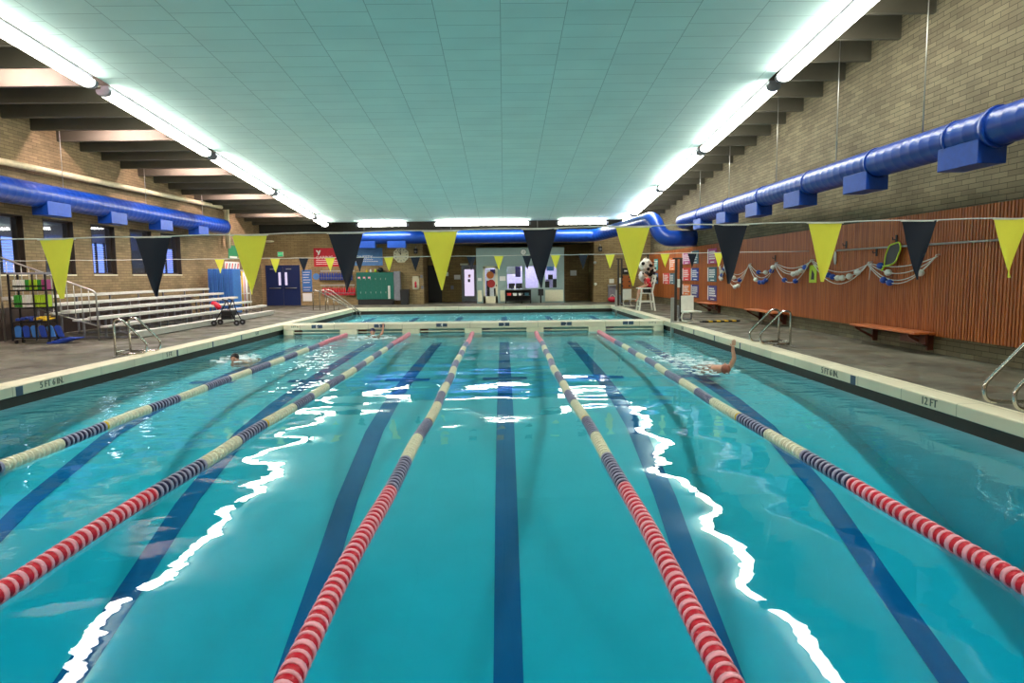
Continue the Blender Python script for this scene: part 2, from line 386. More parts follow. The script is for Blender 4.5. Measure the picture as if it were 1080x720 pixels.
# ------------------------------------------------------------------ the setting
WX0, WX1, WY0, WY1 = -14.4, 8.8, -4.0, 41.0       # side walls, wall behind the camera, end wall
XL, XR, YN, YF = -7.81, 5.68, 1.25, 36.2           # coping edges of the pool
BK0, BK1 = 24.1, 25.1                              # bulkhead
WZ = -0.335                                        # water level
LANE = 2.2
CX0, CX1 = -9.85, 6.8                              # tiled ceiling between the light rows
def roof_z(y): return 8.05 - 0.084 * y
def wall_with_holes(plane, c, thick, u0, u1, v0, v1f, holes, name, material):
    """a wall of real thickness at X=c or Y=c (plane 'x'/'y'), from u0..u1, with rectangular holes (u0,u1,v0,v1); top follows v1f(u)"""
    us = sorted({u0, u1} | {h[0] for h in holes} | {h[1] for h in holes}); mb = MB()
    for a, b in zip(us, us[1:]):
        hs = sorted([h for h in holes if h[0] <= a + 1e-6 and h[1] >= b - 1e-6], key=lambda h: h[2]); z = v0
        cuts = []
        for h in hs:
            if h[2] > z + 1e-6: cuts.append((z, h[2], h[2]))
            z = h[3]
        cuts.append((z, v1f(a), v1f(b)))
        for z0, za, zb in cuts:
            if plane == 'x': q = [(c, a, z0), (c, b, z0), (c, b, zb), (c, a, za)]; d = (thick, 0, 0)
            else: q = [(a, c, z0), (b, c, z0), (b, c, zb), (a, c, za)]; d = (0, thick, 0)
            mb.prism(q, d)
    return struct(name, mb, material)
top = lambda y: roof_z(y) + 0.55
WIN = [(19.0, 20.9), (21.8, 23.3), (24.3, 25.75), (26.8, 28.4), (29.2, 30.9)]   # windows of the left wall
WZ0, WZ1 = 1.86, 3.62
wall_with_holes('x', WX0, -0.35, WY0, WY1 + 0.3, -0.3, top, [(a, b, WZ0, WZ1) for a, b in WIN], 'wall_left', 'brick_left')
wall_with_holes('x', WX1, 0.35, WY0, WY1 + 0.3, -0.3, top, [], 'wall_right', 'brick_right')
# end wall: brick up to the recess, a deep lintel over it, brick beyond it
RX0, RX1, RZ, RY = -4.79, 5.42, 3.55, 43.6
wall_with_holes('y', WY1, 0.3, WX0, WX1, -0.3, lambda x: top(WY1), [(RX0, RX1, -0.3, RZ)], 'wall_back', 'brick_back')
mb = MB(); mb.box((RX0 - 0.3, RY, -0.3), (RX1 + 0.3, RY + 0.3, RZ + 0.3)); mb.box((RX0 - 0.3, WY1 + 0.3, -0.3), (RX0, RY, RZ)); mb.box((RX1, WY1 + 0.3, -0.3), (RX1 + 0.3, RY, RZ))
struct('wall_recess', mb, 'brick_recess')
mb = MB(); mb.box((RX0 - 0.3, WY1 + 0.3, RZ), (RX1 + 0.3, RY + 0.3, RZ + 0.2)); struct('ceiling_recess', mb, 'roof')
mb = MB(); mb.box((WX0, WY0 - 0.3, -0.3), (WX1, WY0, 9)); struct('wall_front', mb, 'brick_back')
# deck around the pool
mb = MB()
mb.box((WX0, WY0, -0.3), (XL - 0.44, WY1, 0)); mb.box((XR + 0.40, WY0, -0.3), (WX1, WY1, 0))
mb.box((XL - 0.44, WY0, -0.3), (XR + 0.40, YN - 0.44, 0)); mb.box((XL - 0.44, YF + 0.44, -0.3), (XR + 0.40, WY1, 0)); mb.box((RX0, WY1, -0.3), (RX1, RY, 0))
struct('floor', mb, 'deck')
# pool shell, its floor rising from the deep end (heights as the water shows them)
prof = [(-0.2, -2.75), (3, -2.72), (5.0, -2.62), (6.3, -2.38), (7.6, -1.95), (9.2, -1.38), (11.3, -.90), (13, -.75), (16, -.63), (20, -.55), (25, -.49), (36.6, -.45)]
PX0, PX1, PY0, PY1 = XL - 0.11, XR + 0.09, YN - 0.1, YF + 0.1
prof[0] = (PY0, -2.75); prof[-1] = (PY1, -0.45)
def floor_z(y):
    for (a, za), (b, zb) in zip(prof, prof[1:]):
        if y <= b: return za + (zb - za) * (y - a) / (b - a)
    return prof[-1][1]
mb = MB()
for (a, za), (b, zb) in zip(prof, prof[1:]): mb.add([(PX0, a, za), (PX1, a, za), (PX1, b, zb), (PX0, b, zb)], [(0, 1, 2, 3)], 0, True)
for x in (PX0, PX1):
    for (a, za), (b, zb) in zip(prof, prof[1:]): mb.add([(x, a, za), (x, b, zb), (x, b, WZ + 0.0), (x, a, WZ + 0.0)], [(0, 1, 2, 3)])
for y, z in ((PY0, -2.75), (PY1, -0.45)): mb.add([(PX0, y, z), (PX1, y, z), (PX1, y, WZ), (PX0, y, WZ)], [(0, 1, 2, 3)])
struct('floor_pool', mb, 'pool')
mb = MB()
for x, s in ((PX0, -1), (PX1, 1)): mb.box((x, PY0 - 0.05, WZ), (x + s * 0.05, PY1 + 0.05, -0.15))
for y, s in ((PY0, -1), (PY1, 1)): mb.box((PX0, y, WZ), (PX1, y + s * 0.05, -0.15))
struct('trim_5', mb, 'gutter')
# navy lane stripes on the pool floor, each with a cross bar at its end
n = 0
for i in range(6):
    cx = (i - 3) * LANE; mb = MB()
    ys = [2.2] + [p[0] for p in prof if 2.2 < p[0] < 22.4] + [22.4]
    for a, b in zip(ys, ys[1:]): mb.add([(cx - .15, a, floor_z(a) + .01), (cx + .15, a, floor_z(a) + .01), (cx + .15, b, floor_z(b) + .01), (cx - .15, b, floor_z(b) + .01)], [(0, 1, 2, 3)])
    mb.add([(cx - .5, 15.2, floor_z(15.2) + .014), (cx + .5, 15.2, floor_z(15.2) + .014), (cx + .5, 15.5, floor_z(15.5) + .014), (cx - .5, 15.5, floor_z(15.5) + .014)], [(0, 1, 2, 3)])
    struct('trim_%d' % (10 + i), mb, 'stripe')
    mb = MB(); cxx = cx                                              # short stripe past the bulkhead
    mb.add([(cx - .135, 26.2, floor_z(26.2) + .01), (cx + .135, 26.2, floor_z(26.2) + .01), (cx + .135, 35, floor_z(35) + .01), (cx - .135, 35, floor_z(35) + .01)], [(0, 1, 2, 3)])
    struct('trim_%d' % (20 + i), mb, 'stripe')
# coping
def coping(name, x0, y0, x1, y1, mt, extra=None):
    mb = MB(); mb.box((x0, y0, -0.15), (x1, y1, 0.02)); o = mb.build(name, mt, bevel=0.018); return tag(o, None, None, None, 'structure')
cl = coping('trim_1', XL - 0.46, YN - 0.46, XL, YF + 0.46, 'coping')
cr = coping('trim_2', XR, YN - 0.46, XR + 0.42, YF + 0.46, 'coping')
coping('trim_3', XL, YF, XR, YF + 0.46, 'coping_x'); coping('trim_4', XL, YN - 0.46, XR, YN, 'coping_x')
for side, x, s, o in (('l', XL, 1, cl), ('r', XR, -1, cr)):
    for y in (10.95, 16.3, 18.3, 20.3):
        wd = 0.16 if y < 11 else 0.07
        mb = MB(); mb.box((x, y - wd / 2, -0.148), (x + s * 0.004, y + wd / 2, 0.0)); mb.build('marker_tile', 'navy_tile', o)
    rd = (0, 1, 0) if s > 0 else (0, -1, 0)
    lettering('depth_lettering', '5 FT 6 IN.', 0.15, (x + s * 0.004, 11.75, -0.065), rd, (0, 0, 1), 'letter', o)
    lettering('depth_lettering', '12 FT' if s < 0 else '5 FT', 0.15, (x + s * 0.004, 8.95 if s < 0 else 15.9, -0.065), rd, (0, 0, 1), 'letter', o)
    lettering('depth_lettering', '5 FT', 0.15, (x + s * 0.004, 21.6, -0.065), rd, (0, 0, 1), 'letter', o)
# roof deck above the joists, tiled ceiling hung between the light rows
mb = MB(); mb.prism([(WX0, WY0, roof_z(WY0) + .5), (WX0, WY1, roof_z(WY1) + .5), (WX0, WY1, roof_z(WY1) + .7), (WX0, WY0, roof_z(WY0) + .7)], (WX1 - WX0, 0, 0)); struct('roof', mb, 'roof')
mb = MB(); e = 39.3; mb.prism([(CX0, WY0, roof_z(WY0)), (CX0, e, roof_z(e)), (CX0, e, roof_z(e) + .06), (CX0, WY0, roof_z(WY0) + .06)], (CX1 - CX0, 0, 0)); struct('ceiling', mb, 'tile_ceiling')
# roof joists on both sides of the tiles; every fourth bay on the left has a strip lamp of its own
k = 0
for i in range(-8, 19):
    y = 17.96 + 1.22 * i
    if y > 40.6: continue
    z = roof_z(y); lit = i % 4 == 0
    for a, b, sd in ((WX0, CX0, 'left'), (CX1, WX1, 'right')):
        mb = MB(); mb.prism([(a, y - .05, z + .02), (a, y + .05, z + .012), (a, y + .05, z + .50), (a, y - .05, z + .51)], (b - a, 0, 0))
        o = mb.build('roof_joist', 'joist')
        if sd == 'left' and lit: tag(o, 'brightly lit pale roof joist between the left light row and the brick wall', 'joist', 'lit roof joists on the left')
        elif sd == 'left': tag(o, 'dark unlit roof joist between the left light row and the brick wall', 'joist', 'dark roof joists on the left')
        else: tag(o, 'short dark roof joist between the right light row and the right wall', 'joist', 'short roof joists on the right')
        o['kind'] = 'structure'
    if lit:
        yy = y - 0.85; zz = roof_z(yy) + 0.5
        t = thing('bay_light', 'small strip lamp tucked up between two left roof joists', 'ceiling light', (-12.0, yy, zz), 'strip lamps between the roof joists')
        MB().box((-12.9, yy - .07, zz - .05), (-11.1, yy + .07, zz)).build('housing', 'white', t)
        MB().box((-12.85, yy - .05, zz - .09), (-11.15, yy + .05, zz - .05)).build('diffuser', 'tube_bay', t)

mb = MB(); mb.box((WX0, WY1 - .05, 4.22), (WX1, WY1 - .001, roof_z(WY1) + .5)); struct('trim_6', mb, 'roof')  # added strip; the dark gap under the roof is painted into its colour
# pool water: closed body, clear, absorbing red
mb = MB(); mb.box((PX0 - .02, PY0 - .02, -3.0), (PX1 + .02, PY1 + .02, WZ)); o = mb.build('pool_water', 'water'); tag(o, 'turquoise pool water with wobbling light reflections', 'water', None, 'stuff')

# ------------------------------------------------------------------ fluorescent light rows
def fixture(cx, y0, y1, along, nseg, label, group):
    """surface light: grey housing under the ceiling, wrap diffuser in nseg lengths"""
    t = thing('ceiling_light', label, 'ceiling light', (cx, y0, roof_z(y0)) if along == 'y' else (y0, cx, roof_z(cx)), group)
    wd = 0.17; drop = 0.12
    def pt(u, s, dz):     # u along, s sideways
        return (cx + s, u, roof_z(u) + dz) if along == 'y' else (u, cx + s, roof_z(cx) + dz)
    def sect(a, b, ss, mb, m=0, smooth=False):
        n = len(ss); vs = [pt(a, s, z) for s, z in ss] + [pt(b, s, z) for s, z in ss]
        fl = along == 'y'
        fs = [(i, (i + 1) % n, n + (i + 1) % n, n + i) for i in range(n)] + [tuple(range(n)), tuple(range(n, 2 * n))]
        return mb.add(vs, fs, m, smooth)
    mb = MB(); sect(y0 - .02, y1 + .02, [(-.10, -.12), (.10, -.12), (.10, 0.0), (-.10, 0.0)], mb); mb.build('housing', 'grey', t)
    capz = [(wd * 1.02, -.12), (wd * 1.02, -.17), (wd * .82, -.24), (wd * .4, -.272), (-wd * .4, -.272), (-wd * .82, -.24), (-wd * 1.02, -.17), (-wd * 1.02, -.12)]
    for e0, e1 in ((y0 - .12, y0 + .004), (y1 - .004, y1 + .12)):
        mb = MB(); sect(e0, e1, capz, mb); mb.build('end_cap', 'grey', t)
    prof_ = [(wd, -.13), (wd, -.17), (wd * .8, -.235), (wd * .4, -.265), (-wd * .4, -.265), (-wd * .8, -.235), (-wd, -.17), (-wd, -.13)]
    L = (y1 - y0) / nseg
    for q in range(nseg):
        mb = MB(); sect(y0 + q * L + .008, y0 + (q + 1) * L - .008, prof_, mb); mb.build('diffuser', 'tube', t)
for cx, side in ((-10.0, 'left'), (6.93, 'right')):
    for j, (a, b) in enumerate(((-1.2, 4.8), (5.1, 11.1), (11.4, 17.2), (17.9, 23.7), (24.25, 30.0), (30.55, 36.2), (36.8, 39.0))):
        where = ['behind the camera', 'nearest the camera', 'second from the near end', 'third from the near end', 'in the middle of the row', 'next to last before the end wall', 'short one closest to the end wall'][j]
        if side == 'left': where = {'second from the near end': 'first one cut by the left photo edge', 'third from the near end': 'second from the left photo edge'}.get(where, where)
        else: where = {'second from the near end': 'first one cut by the top photo edge', 'third from the near end': 'second from the top photo edge'}.get(where, where)
        fixture(cx, a, b, 'y', 3 if b - a > 3 else 1, 'long fluorescent light of the %s ceiling row, %s' % (side, where), 'fluorescent lights of the %s row' % side)
for a, b, wr in ((-8.15, -5.45, 'left'), (-3.8, 1.45, 'middle'), (3.15, 5.85, 'right')):
    fixture(39.15, a, b, 'x', 2 if b - a > 3 else 1, 'white fluorescent light across the far ceiling edge, %s one of the three' % wr, 'fluorescent lights across the far end')

for a, b, wr in ((-8.15, -5.45, 'left'), (-3.8, 1.45, 'middle'), (3.15, 5.85, 'right')):  # unseen row added to brighten the fronts of the pennants
    fixture(-2.6, a, b, 'x', 2 if b - a > 3 else 1, 'added fluorescent light behind the camera to brighten the pennants, %s one of three' % wr, 'added fluorescent lights across the near end')
# ------------------------------------------------------------------ windows of the left wall and the room behind them
def window_unit(name, y0, y1, mull):
    mb = MB(); x = WX0 - 0.22
    for a, b in (((x, y0, WZ0), (x + .08, y0 + .07, WZ1)), ((x, y1 - .07, WZ0), (x + .08, y1, WZ1)), ((x, y0, WZ0), (x + .08, y1, WZ0 + .07)), ((x, y0, WZ1 - .07), (x + .08, y1, WZ1))): mb.box(a, b)
    for q in mull: mb.box((x, y0 + q - .02, WZ0), (x + .06, y0 + q + .02, WZ1))
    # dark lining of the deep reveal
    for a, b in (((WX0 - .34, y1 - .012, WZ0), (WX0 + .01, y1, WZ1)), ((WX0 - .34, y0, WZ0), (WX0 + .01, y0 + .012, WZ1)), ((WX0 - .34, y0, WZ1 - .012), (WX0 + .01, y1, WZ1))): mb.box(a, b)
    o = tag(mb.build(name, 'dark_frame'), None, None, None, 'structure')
    MB().box((WX0 - .35, y0, WZ0 - .04), (WX0 + .03, y1, WZ0 + .005)).build('sill', 'cream', o)
    MB().box((x + .03, y0 + .05, WZ0 + .05), (x + .036, y1 - .05, WZ1 - .05)).build('pane', 'glass', o)
for i, (a, b) in enumerate(WIN): window_unit('window_%d' % (i + 1), a, b, [0.9] if i == 0 else [])
BX = -18.6
mb = MB(); mb.box((BX - .1, 16.5, 0.4), (BX, 40.8, 4.4)); mb.box((BX, 16.4, 0.4), (WX0 - .35, 16.5, 4.4)); mb.box((BX, 40.7, 0.4), (WX0 - .35, 40.8, 4.4)); struct('wall_side_room', mb, 'grey')
mb = MB(); mb.box((BX, 16.5, 0.3), (WX0 - .35, 40.8, 0.4)); struct('floor_side_room', mb, 'grey')
mb = MB(); mb.box((BX, 16.5, 4.1), (WX0 - .35, 40.8, 4.2)); struct('ceiling_side_room', mb, 'grey')
for y in (20.5, 24.0, 27.5, 31.0, 36.0):
    t = thing('side_room_light', 'white ceiling light glowing inside the room behind the left windows', 'ceiling light', (-16.4, y, 4.1), 'lights of the side room')
    MB().box((-16.55, y - .75, 4.02), (-16.25, y + .75, 4.1)).build('housing', 'white', t)
    MB().box((-16.53, y - .73, 3.96), (-16.27, y + .73, 4.02)).build('diffuser', 'tube_room', t)
# bright blinds at the far side of that room; last two windows added for brightness
for y0, y1, lb in ((23.6, 27.6, 'bluish daylit window with blinds seen through the leftmost window opening'), (30.9, 33.6, 'added glowing window with blinds brightening the third opening of the left wall'), (36.2, 39.8, 'added glowing window with blinds brightening the two furthest left wall openings')):
    t = thing('outer_window', lb, 'window', (BX + .05, y0, 1.2))
    MB().box((BX + .0, y0, 1.2), (BX + .02, y1, 3.3)).build('daylight_pane', 'sky_window', t)
    mb = MB()
    for q in range(20): mb.box((BX + .03, y0, 1.25 + q * .1), (BX + .07, y1, 1.275 + q * .1))
    mb.build('blind', 'white', t)
    mb = MB()
    yy = y0
    while yy <= y1 + .01: mb.box((BX + .0, yy - .05, 1.15), (BX + .09, yy + .05, 3.35)); yy += (y1 - y0) / 4
    mb.build('frame', 'dark_frame', t)
# somebody sitting behind the third window, silhouette darkness painted into the colours
px_ = Vector((-15.3, 25.3, 0.4))
t = thing('person', 'dark silhouetted person wearing a cap, sitting behind the third window of the left wall', 'person', px_)
skin('body', [px_ + Vector(q) for q in ((0, 0, .95), (0, 0, 1.25), (0, 0, 1.48), (0, 0, 1.6), (0, -.2, 1.46), (.08, -.28, 1.2), (.25, -.2, 1.05), (0, .2, 1.46), (.08, .28, 1.2), (.25, .2, 1.05), (.45, -.1, .92), (.45, .1, .92))],
     [(0, 1), (1, 2), (2, 3), (2, 4), (4, 5), (5, 6), (2, 7), (7, 8), (8, 9), (0, 10), (0, 11)], [(.17, .13), (.17, .12), (.12, .09), .055, .065, .05, .035, .065, .05, .035, .09, .09], 'black', t)
MB().sphere(px_ + Vector((0.02, 0, 1.72)), .115, 0, 14, 10, (.9, .8, 1.1)).build('head', 'hair', t)
mb = MB(); mb.sphere(px_ + Vector((0.02, 0, 1.76)), .122, 0, 14, 8, (.95, .85, .75)); mb.box(px_ + Vector((.05, -.09, 1.745)), px_ + Vector((.24, .09, 1.765))); mb.build('cap', 'black', t)
mb = MB(); mb.box(px_ + Vector((-.25, -.22, 0)), px_ + Vector((.2, .22, .80))); mb.box(px_ + Vector((-.32, -.22, .78)), px_ + Vector((-.26, .22, 1.3))); o = mb.build('chair', 'black'); tag(o, 'dark chair carrying the person behind the third left window', 'chair')

# ------------------------------------------------------------------ ducts and pipe
def duct(mb, pts, r, step=0.30, n=20):
    """spiral duct: tube with raised seams every step"""
    pts = [Vector(p) for p in pts]; out = []; rad = []
    for a, b in zip(pts, pts[1:]):
        L = (b - a).length; k = max(1, int(round(L / step)))
        for i in range(k):
            u = i / k
            if k > 1 or True:
                out.append(a.lerp(b, u)); rad.append(r)
                if L / k > 0.15:
                    e_ = 0.02 / (L / k) / k
                    out.append(a.lerp(b, u + e_)); rad.append(r * 1.01); out.append(a.lerp(b, u + 2 * e_)); rad.append(r)
    out.append(pts[-1]); rad.append(r)
    return mb.tube(out, r, n, 0, True, rad)
def outlets(parent, cx, cz, r, spots, side, m='blue_duct_box'):
    for y0, y1 in spots:
        mb = MB(); mb.box((cx - .24 if side < 0 else cx - .24, y0, cz - r - .26), (cx + .24, y1, cz - r * .55)); mb.build('outlet', m, parent, bevel=.01)
DX, DZ, DR = 8.0, 3.98, 0.30
t = thing('right_duct', 'long round blue spiral duct under the roof along the right brick wall', 'duct', (DX, 5, DZ), None)
t.name = 'air_duct'
mb = MB(); duct(mb, [(DX, 5, DZ), (DX, 10.2, DZ)] + rounded([(DX, 10.4, DZ), (DX, 31.0, DZ), (DX + .75, 32.6, DZ + .05)], .8, 8), DR); mb.build('duct_pipe', 'blue_duct', t)
for y in (11.6, 14.2, 17.3, 20.5, 23.7, 27.0):
    mb = MB(); mb.tube([(DX, y + .5, DZ), (DX, y + .56, DZ)], DR * 1.06, 20); mb.build('band', 'blue_duct', t)
mb = MB(); mb.tube([(DX, 11.1, DZ), (DX, 11.2, DZ)], DR * 1.12, 20); mb.build('band', 'blue_duct', t)
outlets(t, DX - .02, DZ, DR, [(11.26, 12.3), (14.7, 15.7), (18.0, 19.0), (21.0, 22.0), (24.0, 25.0), (27.0, 28.0)], 1)
for y in (9.5, 13.2, 16.6, 20.2, 24.4, 28.0):
    MB().tube([(DX, y, DZ + DR), (DX, y, roof_z(y) + .5)], .012, 6).build('hanger_rod', 'dull_steel', t)
t = thing('air_duct', 'long round blue duct along the left wall above the windows', 'duct', (-13.85, 8, 4.2))
mb = MB(); duct(mb, [(-13.8, 8, 4.2), (-13.8, 34.3, 4.2)], .36); mb.build('duct_pipe', 'blue_duct', t)
outlets(t, -13.72, 4.2, .32, [(17.3, 18.3), (20.7, 21.8), (24.0, 25.0), (27.4, 28.4), (30.8, 31.8)], -1)
for y in (12, 17, 22, 27, 32): MB().tube([(-13.8, y, 4.52), (-13.8, y, roof_z(y) + .5)], .012, 6).build('hanger_rod', 'dull_steel', t)
t = thing('air_duct', 'blue duct across the end wall that bends down and enters the right wall', 'duct', (0, 39.9, 3.95))
mb = MB(); duct(mb, rounded([(-9.2, 39.9, 3.90), (5.4, 39.9, 3.90), (6.6, 36.6, 4.15), (7.0, 32.0, 4.2), (7.25, 31.4, 3.25), (8.82, 31.4, 3.25)], .55, 7), .36); mb.build('duct_pipe', 'blue_duct', t)
for x0, x1 in ((-8.25, -7.35), (-6.65, -5.6)):
    mb = MB(); mb.box((x0, 39.6, 3.30), (x1, 40.15, 3.7)); mb.build('outlet', 'blue_duct_box', t, bevel=.01)
for x in (-8, -3, 2, 5.5): MB().tube([(x, 39.9, 4.34), (x, 39.9, roof_z(39.9) + .5)], .012, 6).build('hanger_rod', 'dull_steel', t)
t = thing('roof_pipe', 'cream painted pipe running above the left blue duct then dropping', 'pipe', (-14.0, 8, 4.9))
a = P(99, 190.5, X=-14.15); b = P(236, 219, X=-14.15)
d = (a - b).normalized()
MB().tube(rounded([a + d * 9, b, b + Vector((0, .25, -.2)), (b.x, b.y + .25, 3.2)], .2), .10, 12).build('pipe', 'pipe', t)
MB().tube([(b.x + .22, b.y - .1, b.z - .1), (b.x + .22, b.y - .1, 3.2)], .07, 12).build('drop_pipe', 'pipe', t)

# ------------------------------------------------------------------ bulkhead across the pool
t = thing('bulkhead', 'cream bulkhead walkway crossing the pool with six numbered lane plates', 'bulkhead', ((XL + XR) / 2, BK0, -0.7))
MB().box((XL + .02, BK0, -.175), (XR - .02, BK1, .012)).build('walkway', 'coping_x', t, bevel=.02)
MB().box((XL + .02, BK0 + .3, -.36), (XR - .02, BK1 - .25, -.175)).build('core', 'sage', t)
xs = [XL + .02] + [(-3.5 + i) * LANE for i in range(1, 6)] + [XR - .02]
for i, x in enumerate(xs):
    wd = .30 if 0 < i < 6 else .35; a = max(x - wd, XL + .02); b = min(x + wd, XR - .02)
    MB().box((a, BK0 + .01, -.345), (b, BK0 + .32, -.175)).build('pier', 'cream', t)
for i in range(6):
    cx = (i - 3) * LANE
    a = xs[i] + .3; b = xs[i + 1] - .3
    mb = MB(); mb.tube([(a, BK0 + .08, -.27), (b, BK0 + .08, -.27)], .022, 8); mb.build('hand_bar', 'bone', t)
    MB().box((a + .02, BK0 + .12, -.33), (a + .3, BK0 + .28, -.18)).build('bracket', 'dark_wood' if i in (0, 1, 2) else 'grey', t)
    pl = MB().box((cx - .19, BK0 - .012, -.11), (cx + .19, BK0 + .002, .010)).build('number_plate', 'navy_tile', t)
    lettering('number', str(6 - i), .18, (cx, BK0 - .014, -.05), (1, 0, 0), (0, 0, 1), 'paper', pl, .002)
for x in (XL + .42, XR - .42): lettering('depth_lettering', '3 FT 6', .10, (x, BK0 - .003, -.05), (1, 0, 0), (0, 0, 1), 'letter', t)

# ------------------------------------------------------------------ lane ropes: wire and wave-breaking floats
RZ_ = -0.318; PITCH = 0.094
def float_mesh(name, rim, hub, turn):
    mb = MB(); n = 16; ro, ri, w = .071, .061, (.013 if turn == 0 else .020)
    vs = []; fs = []
    for (r, y) in ((ro, -w), (ro, w), (ri, w), (ri, -w)):
        for k in range(n): a = 2 * PI * k / n; vs.append((r * math.cos(a), y, r * math.sin(a)))
    for q in range(4):
        for k in range(n): fs.append((q * n + k, q * n + (k + 1) % n, ((q + 1) % 4) * n + (k + 1) % n, ((q + 1) % 4) * n + k))
    mb.add(vs, fs, 0, True)
    mb.tube([(0, -.046, 0), (0, -.03, 0), (0, -.012, 0), (0, .012, 0), (0, .03, 0), (0, .046, 0)], .02, 14, 1, True, [.040, .054, .0635, .0635, .054, .040])
    for q in range(6):                                        # vanes between hub and rim
        a = PI * q / 3 + turn; c, s_ = math.cos(a), math.sin(a)
        mb.add([(c * .02 - s_ * .004, -.040, s_ * .02 + c * .004), (c * .064 - s_ * .004, -.014, s_ * .064 + c * .004), (c * .064 - s_ * .004, .014, s_ * .064 + c * .004), (c * .02 - s_ * .004, .040, s_ * .02 + c * .004)], [(0, 1, 2, 3)], 0)
    o = mb.build(name, [rim, hub], None, Vector((0, 0, 0))); me = o.data; bpy.data.objects.remove(o); return me
FM = {'r': (float_mesh('float', 'pink', 'red', 0), float_mesh('float', 'pink', 'red', .5)), 'n': (float_mesh('float', 'lilac', 'navy', 0), float_mesh('float', 'lilac', 'navy', .5)),
      'c': (float_mesh('float', 'bone_rim', 'bone', 0), float_mesh('float', 'bone_rim', 'bone', .5)), 'y': (float_mesh('float', 'bone_rim', 'yellow', 0),) * 2}
BANDS = [(6.26, 'r'), (7.30, 'n'), (8.37, 'c'), (9.30, 'n'), (9.42, 'y'), (10.5, 'c'), (11.45, 'n'), (12.5, 'c'), (13.6, 'n'), (14.7, 'c'), (15.8, 'n'), (16.85, 'c'), (17.9, 'n'), (18.9, 'c'), (20.0, 'n'), (99, 'r')]
def rope(i, first, label):
    x0 = (-2.5 + i) * LANE - .0
    ya, yb = YN + .15, BK0 - .02
    t = thing('lane_rope', label, 'lane rope', (x0, ya, RZ_), 'lane ropes floating down the pool')
    ph = i * 1.7
    sway = lambda y: .035 * math.sin(y * .42 + ph) * math.sin(PI * (y - ya) / (yb - ya)) + .012 * math.sin(y * 1.7 + ph)
    mb = MB(); mb.tube([(x0 + sway(ya + (yb - ya) * k / 60), ya + (yb - ya) * k / 60, RZ_) for k in range(61)], .006, 6); mb.build('cable', 'dull_steel', t)
    rest = MB(); y = ya + .15; k = 0; got = 0
    col = {'r': (0, 1), 'n': (2, 3), 'c': (4, 5), 'y': (4, 6)}
    while y < yb - .35:
        c = next(cc for e_, cc in BANDS if y < e_)
        dx = sway(y); dz = .004 * math.sin(y * 2.1 + ph)
        if y >= first and got < 100:
            o = bpy.data.objects.new('float', FM[c][k % 2]); COL.objects.link(o); o.parent = t
            o.location = (dx, y - ya, dz); o.rotation_euler = (random.uniform(-.05, .05), random.uniform(0, 6.28), random.uniform(-.07, .07)); got += 1
        else:
            for v in (FM[c][k % 2],):
                rest.add([Vector(q.co) + Vector((x0 + dx, y, RZ_ + dz)) for q in v.vertices], [tuple(p.vertices) for p in v.polygons][:64 + 14 * 5 + 2], 0, True)
                for z_ in range(1, 64 + 14 * 5 + 3): pass
                nfa = len([p for p in v.polygons][:64 + 14 * 5 + 2])
                for q in range(nfa): rest.m[-nfa + q] = col[c][0] if q < 64 else col[c][1]
        y += PITCH; k += 1
    o = rest.build('float_run', ['pink', 'red', 'lilac', 'navy', 'bone_rim', 'bone', 'yellow'], t); o['kind'] = 'stuff'
LBL = ['lane rope of navy and bone floats nearest the bleacher side of the pool', 'lane rope with red floats leaving the photo at the lower left edge', 'lane rope with red floats running to the bottom, left of the centre lane',
       'lane rope with red floats running to the bottom, right of the centre lane', 'lane rope with red floats leaving at the right edge, nearest the wood panel side']
for i, fy in enumerate((7.2, 4.4, 3.25, 3.25, 4.2)): rope(i, fy, LBL[i])

# ------------------------------------------------------------------ backstroke flag lines
def flag_line(yl, anchor, w_, h_, fx, cols, label, grp):
    """anchor(x) gives the cord height; fx the centres of the pennants"""
    t = thing('pennant_line', label, 'pennant line', (fx[0], yl, anchor(fx[0])), grp)
    xa, xb = anchor.span; pts = []; K = 120
    for k in range(K + 1):
        x = xa + (xb - xa) * k / K; pts.append((x, yl, anchor(x)))
    MB().tube(pts, .0055 if yl < 10 else .009, 6, 0).build('cord', 'cord', t)
    for i, x in enumerate(fx):
        za = anchor(x - w_ / 2); zb = anchor(x + w_ / 2); zc = anchor(x); n = 6; ph = i * 1.3
        fr = []; 
        for r in range(n + 1):
            u = r / n
            for s in range(n + 1):
                q = s / n; half = w_ / 2 * (1 - u) + .004 * u; xx = x - half + 2 * half * q + (.01 * math.sin(ph) if u == 1 else 0)
                zz = (za + (zb - za) * q) - (.012 * math.sin(PI * q)) * (1 - u) - h_ * u
                fr.append((xx, yl + .018 * math.sin(3 * u + 4 * q + ph) * (.3 + u), zz))
        mb = MB(); m = n + 1
        back = [(a, b + .003, c) for a, b, c in fr]
        fs = [(r * m + s, r * m + s + 1, (r + 1) * m + s + 1, (r + 1) * m + s) for r in range(n) for s in range(n)]
        mb.add(fr, fs, 0, True); mb.add(back, [f[::-1] for f in fs], 0, True)
        mb.bar((x - w_ / 2 - .01, yl, za - .004), (x + w_ / 2 + .01, yl, zb - .004), .009, .014, 1)
        mb.build('pennant', [cols[i % 2], 'cord'], t)
class A:
    def __init__(s, a, b, sag, sp, x0): s.span = (a.x, b.x); s.a = a; s.b = b; s.sag = sag; s.sp = sp; s.x0 = x0
    def __call__(s, x):
        u = (x - s.a.x) / (s.b.x - s.a.x); d = ((x - s.x0) / s.sp) % 1.0
        return s.a.z + (s.b.z - s.a.z) * u - s.sag * 4 * u * (1 - u) + .010 * abs(math.sin(PI * (d)))
YA = 5.8
pa = P(0, 253.5, Y=YA); pb = P(1080, 230.5, Y=YA); dd = (pb - pa)
pa2 = pa - dd * .55; pb2 = pb + dd * .35
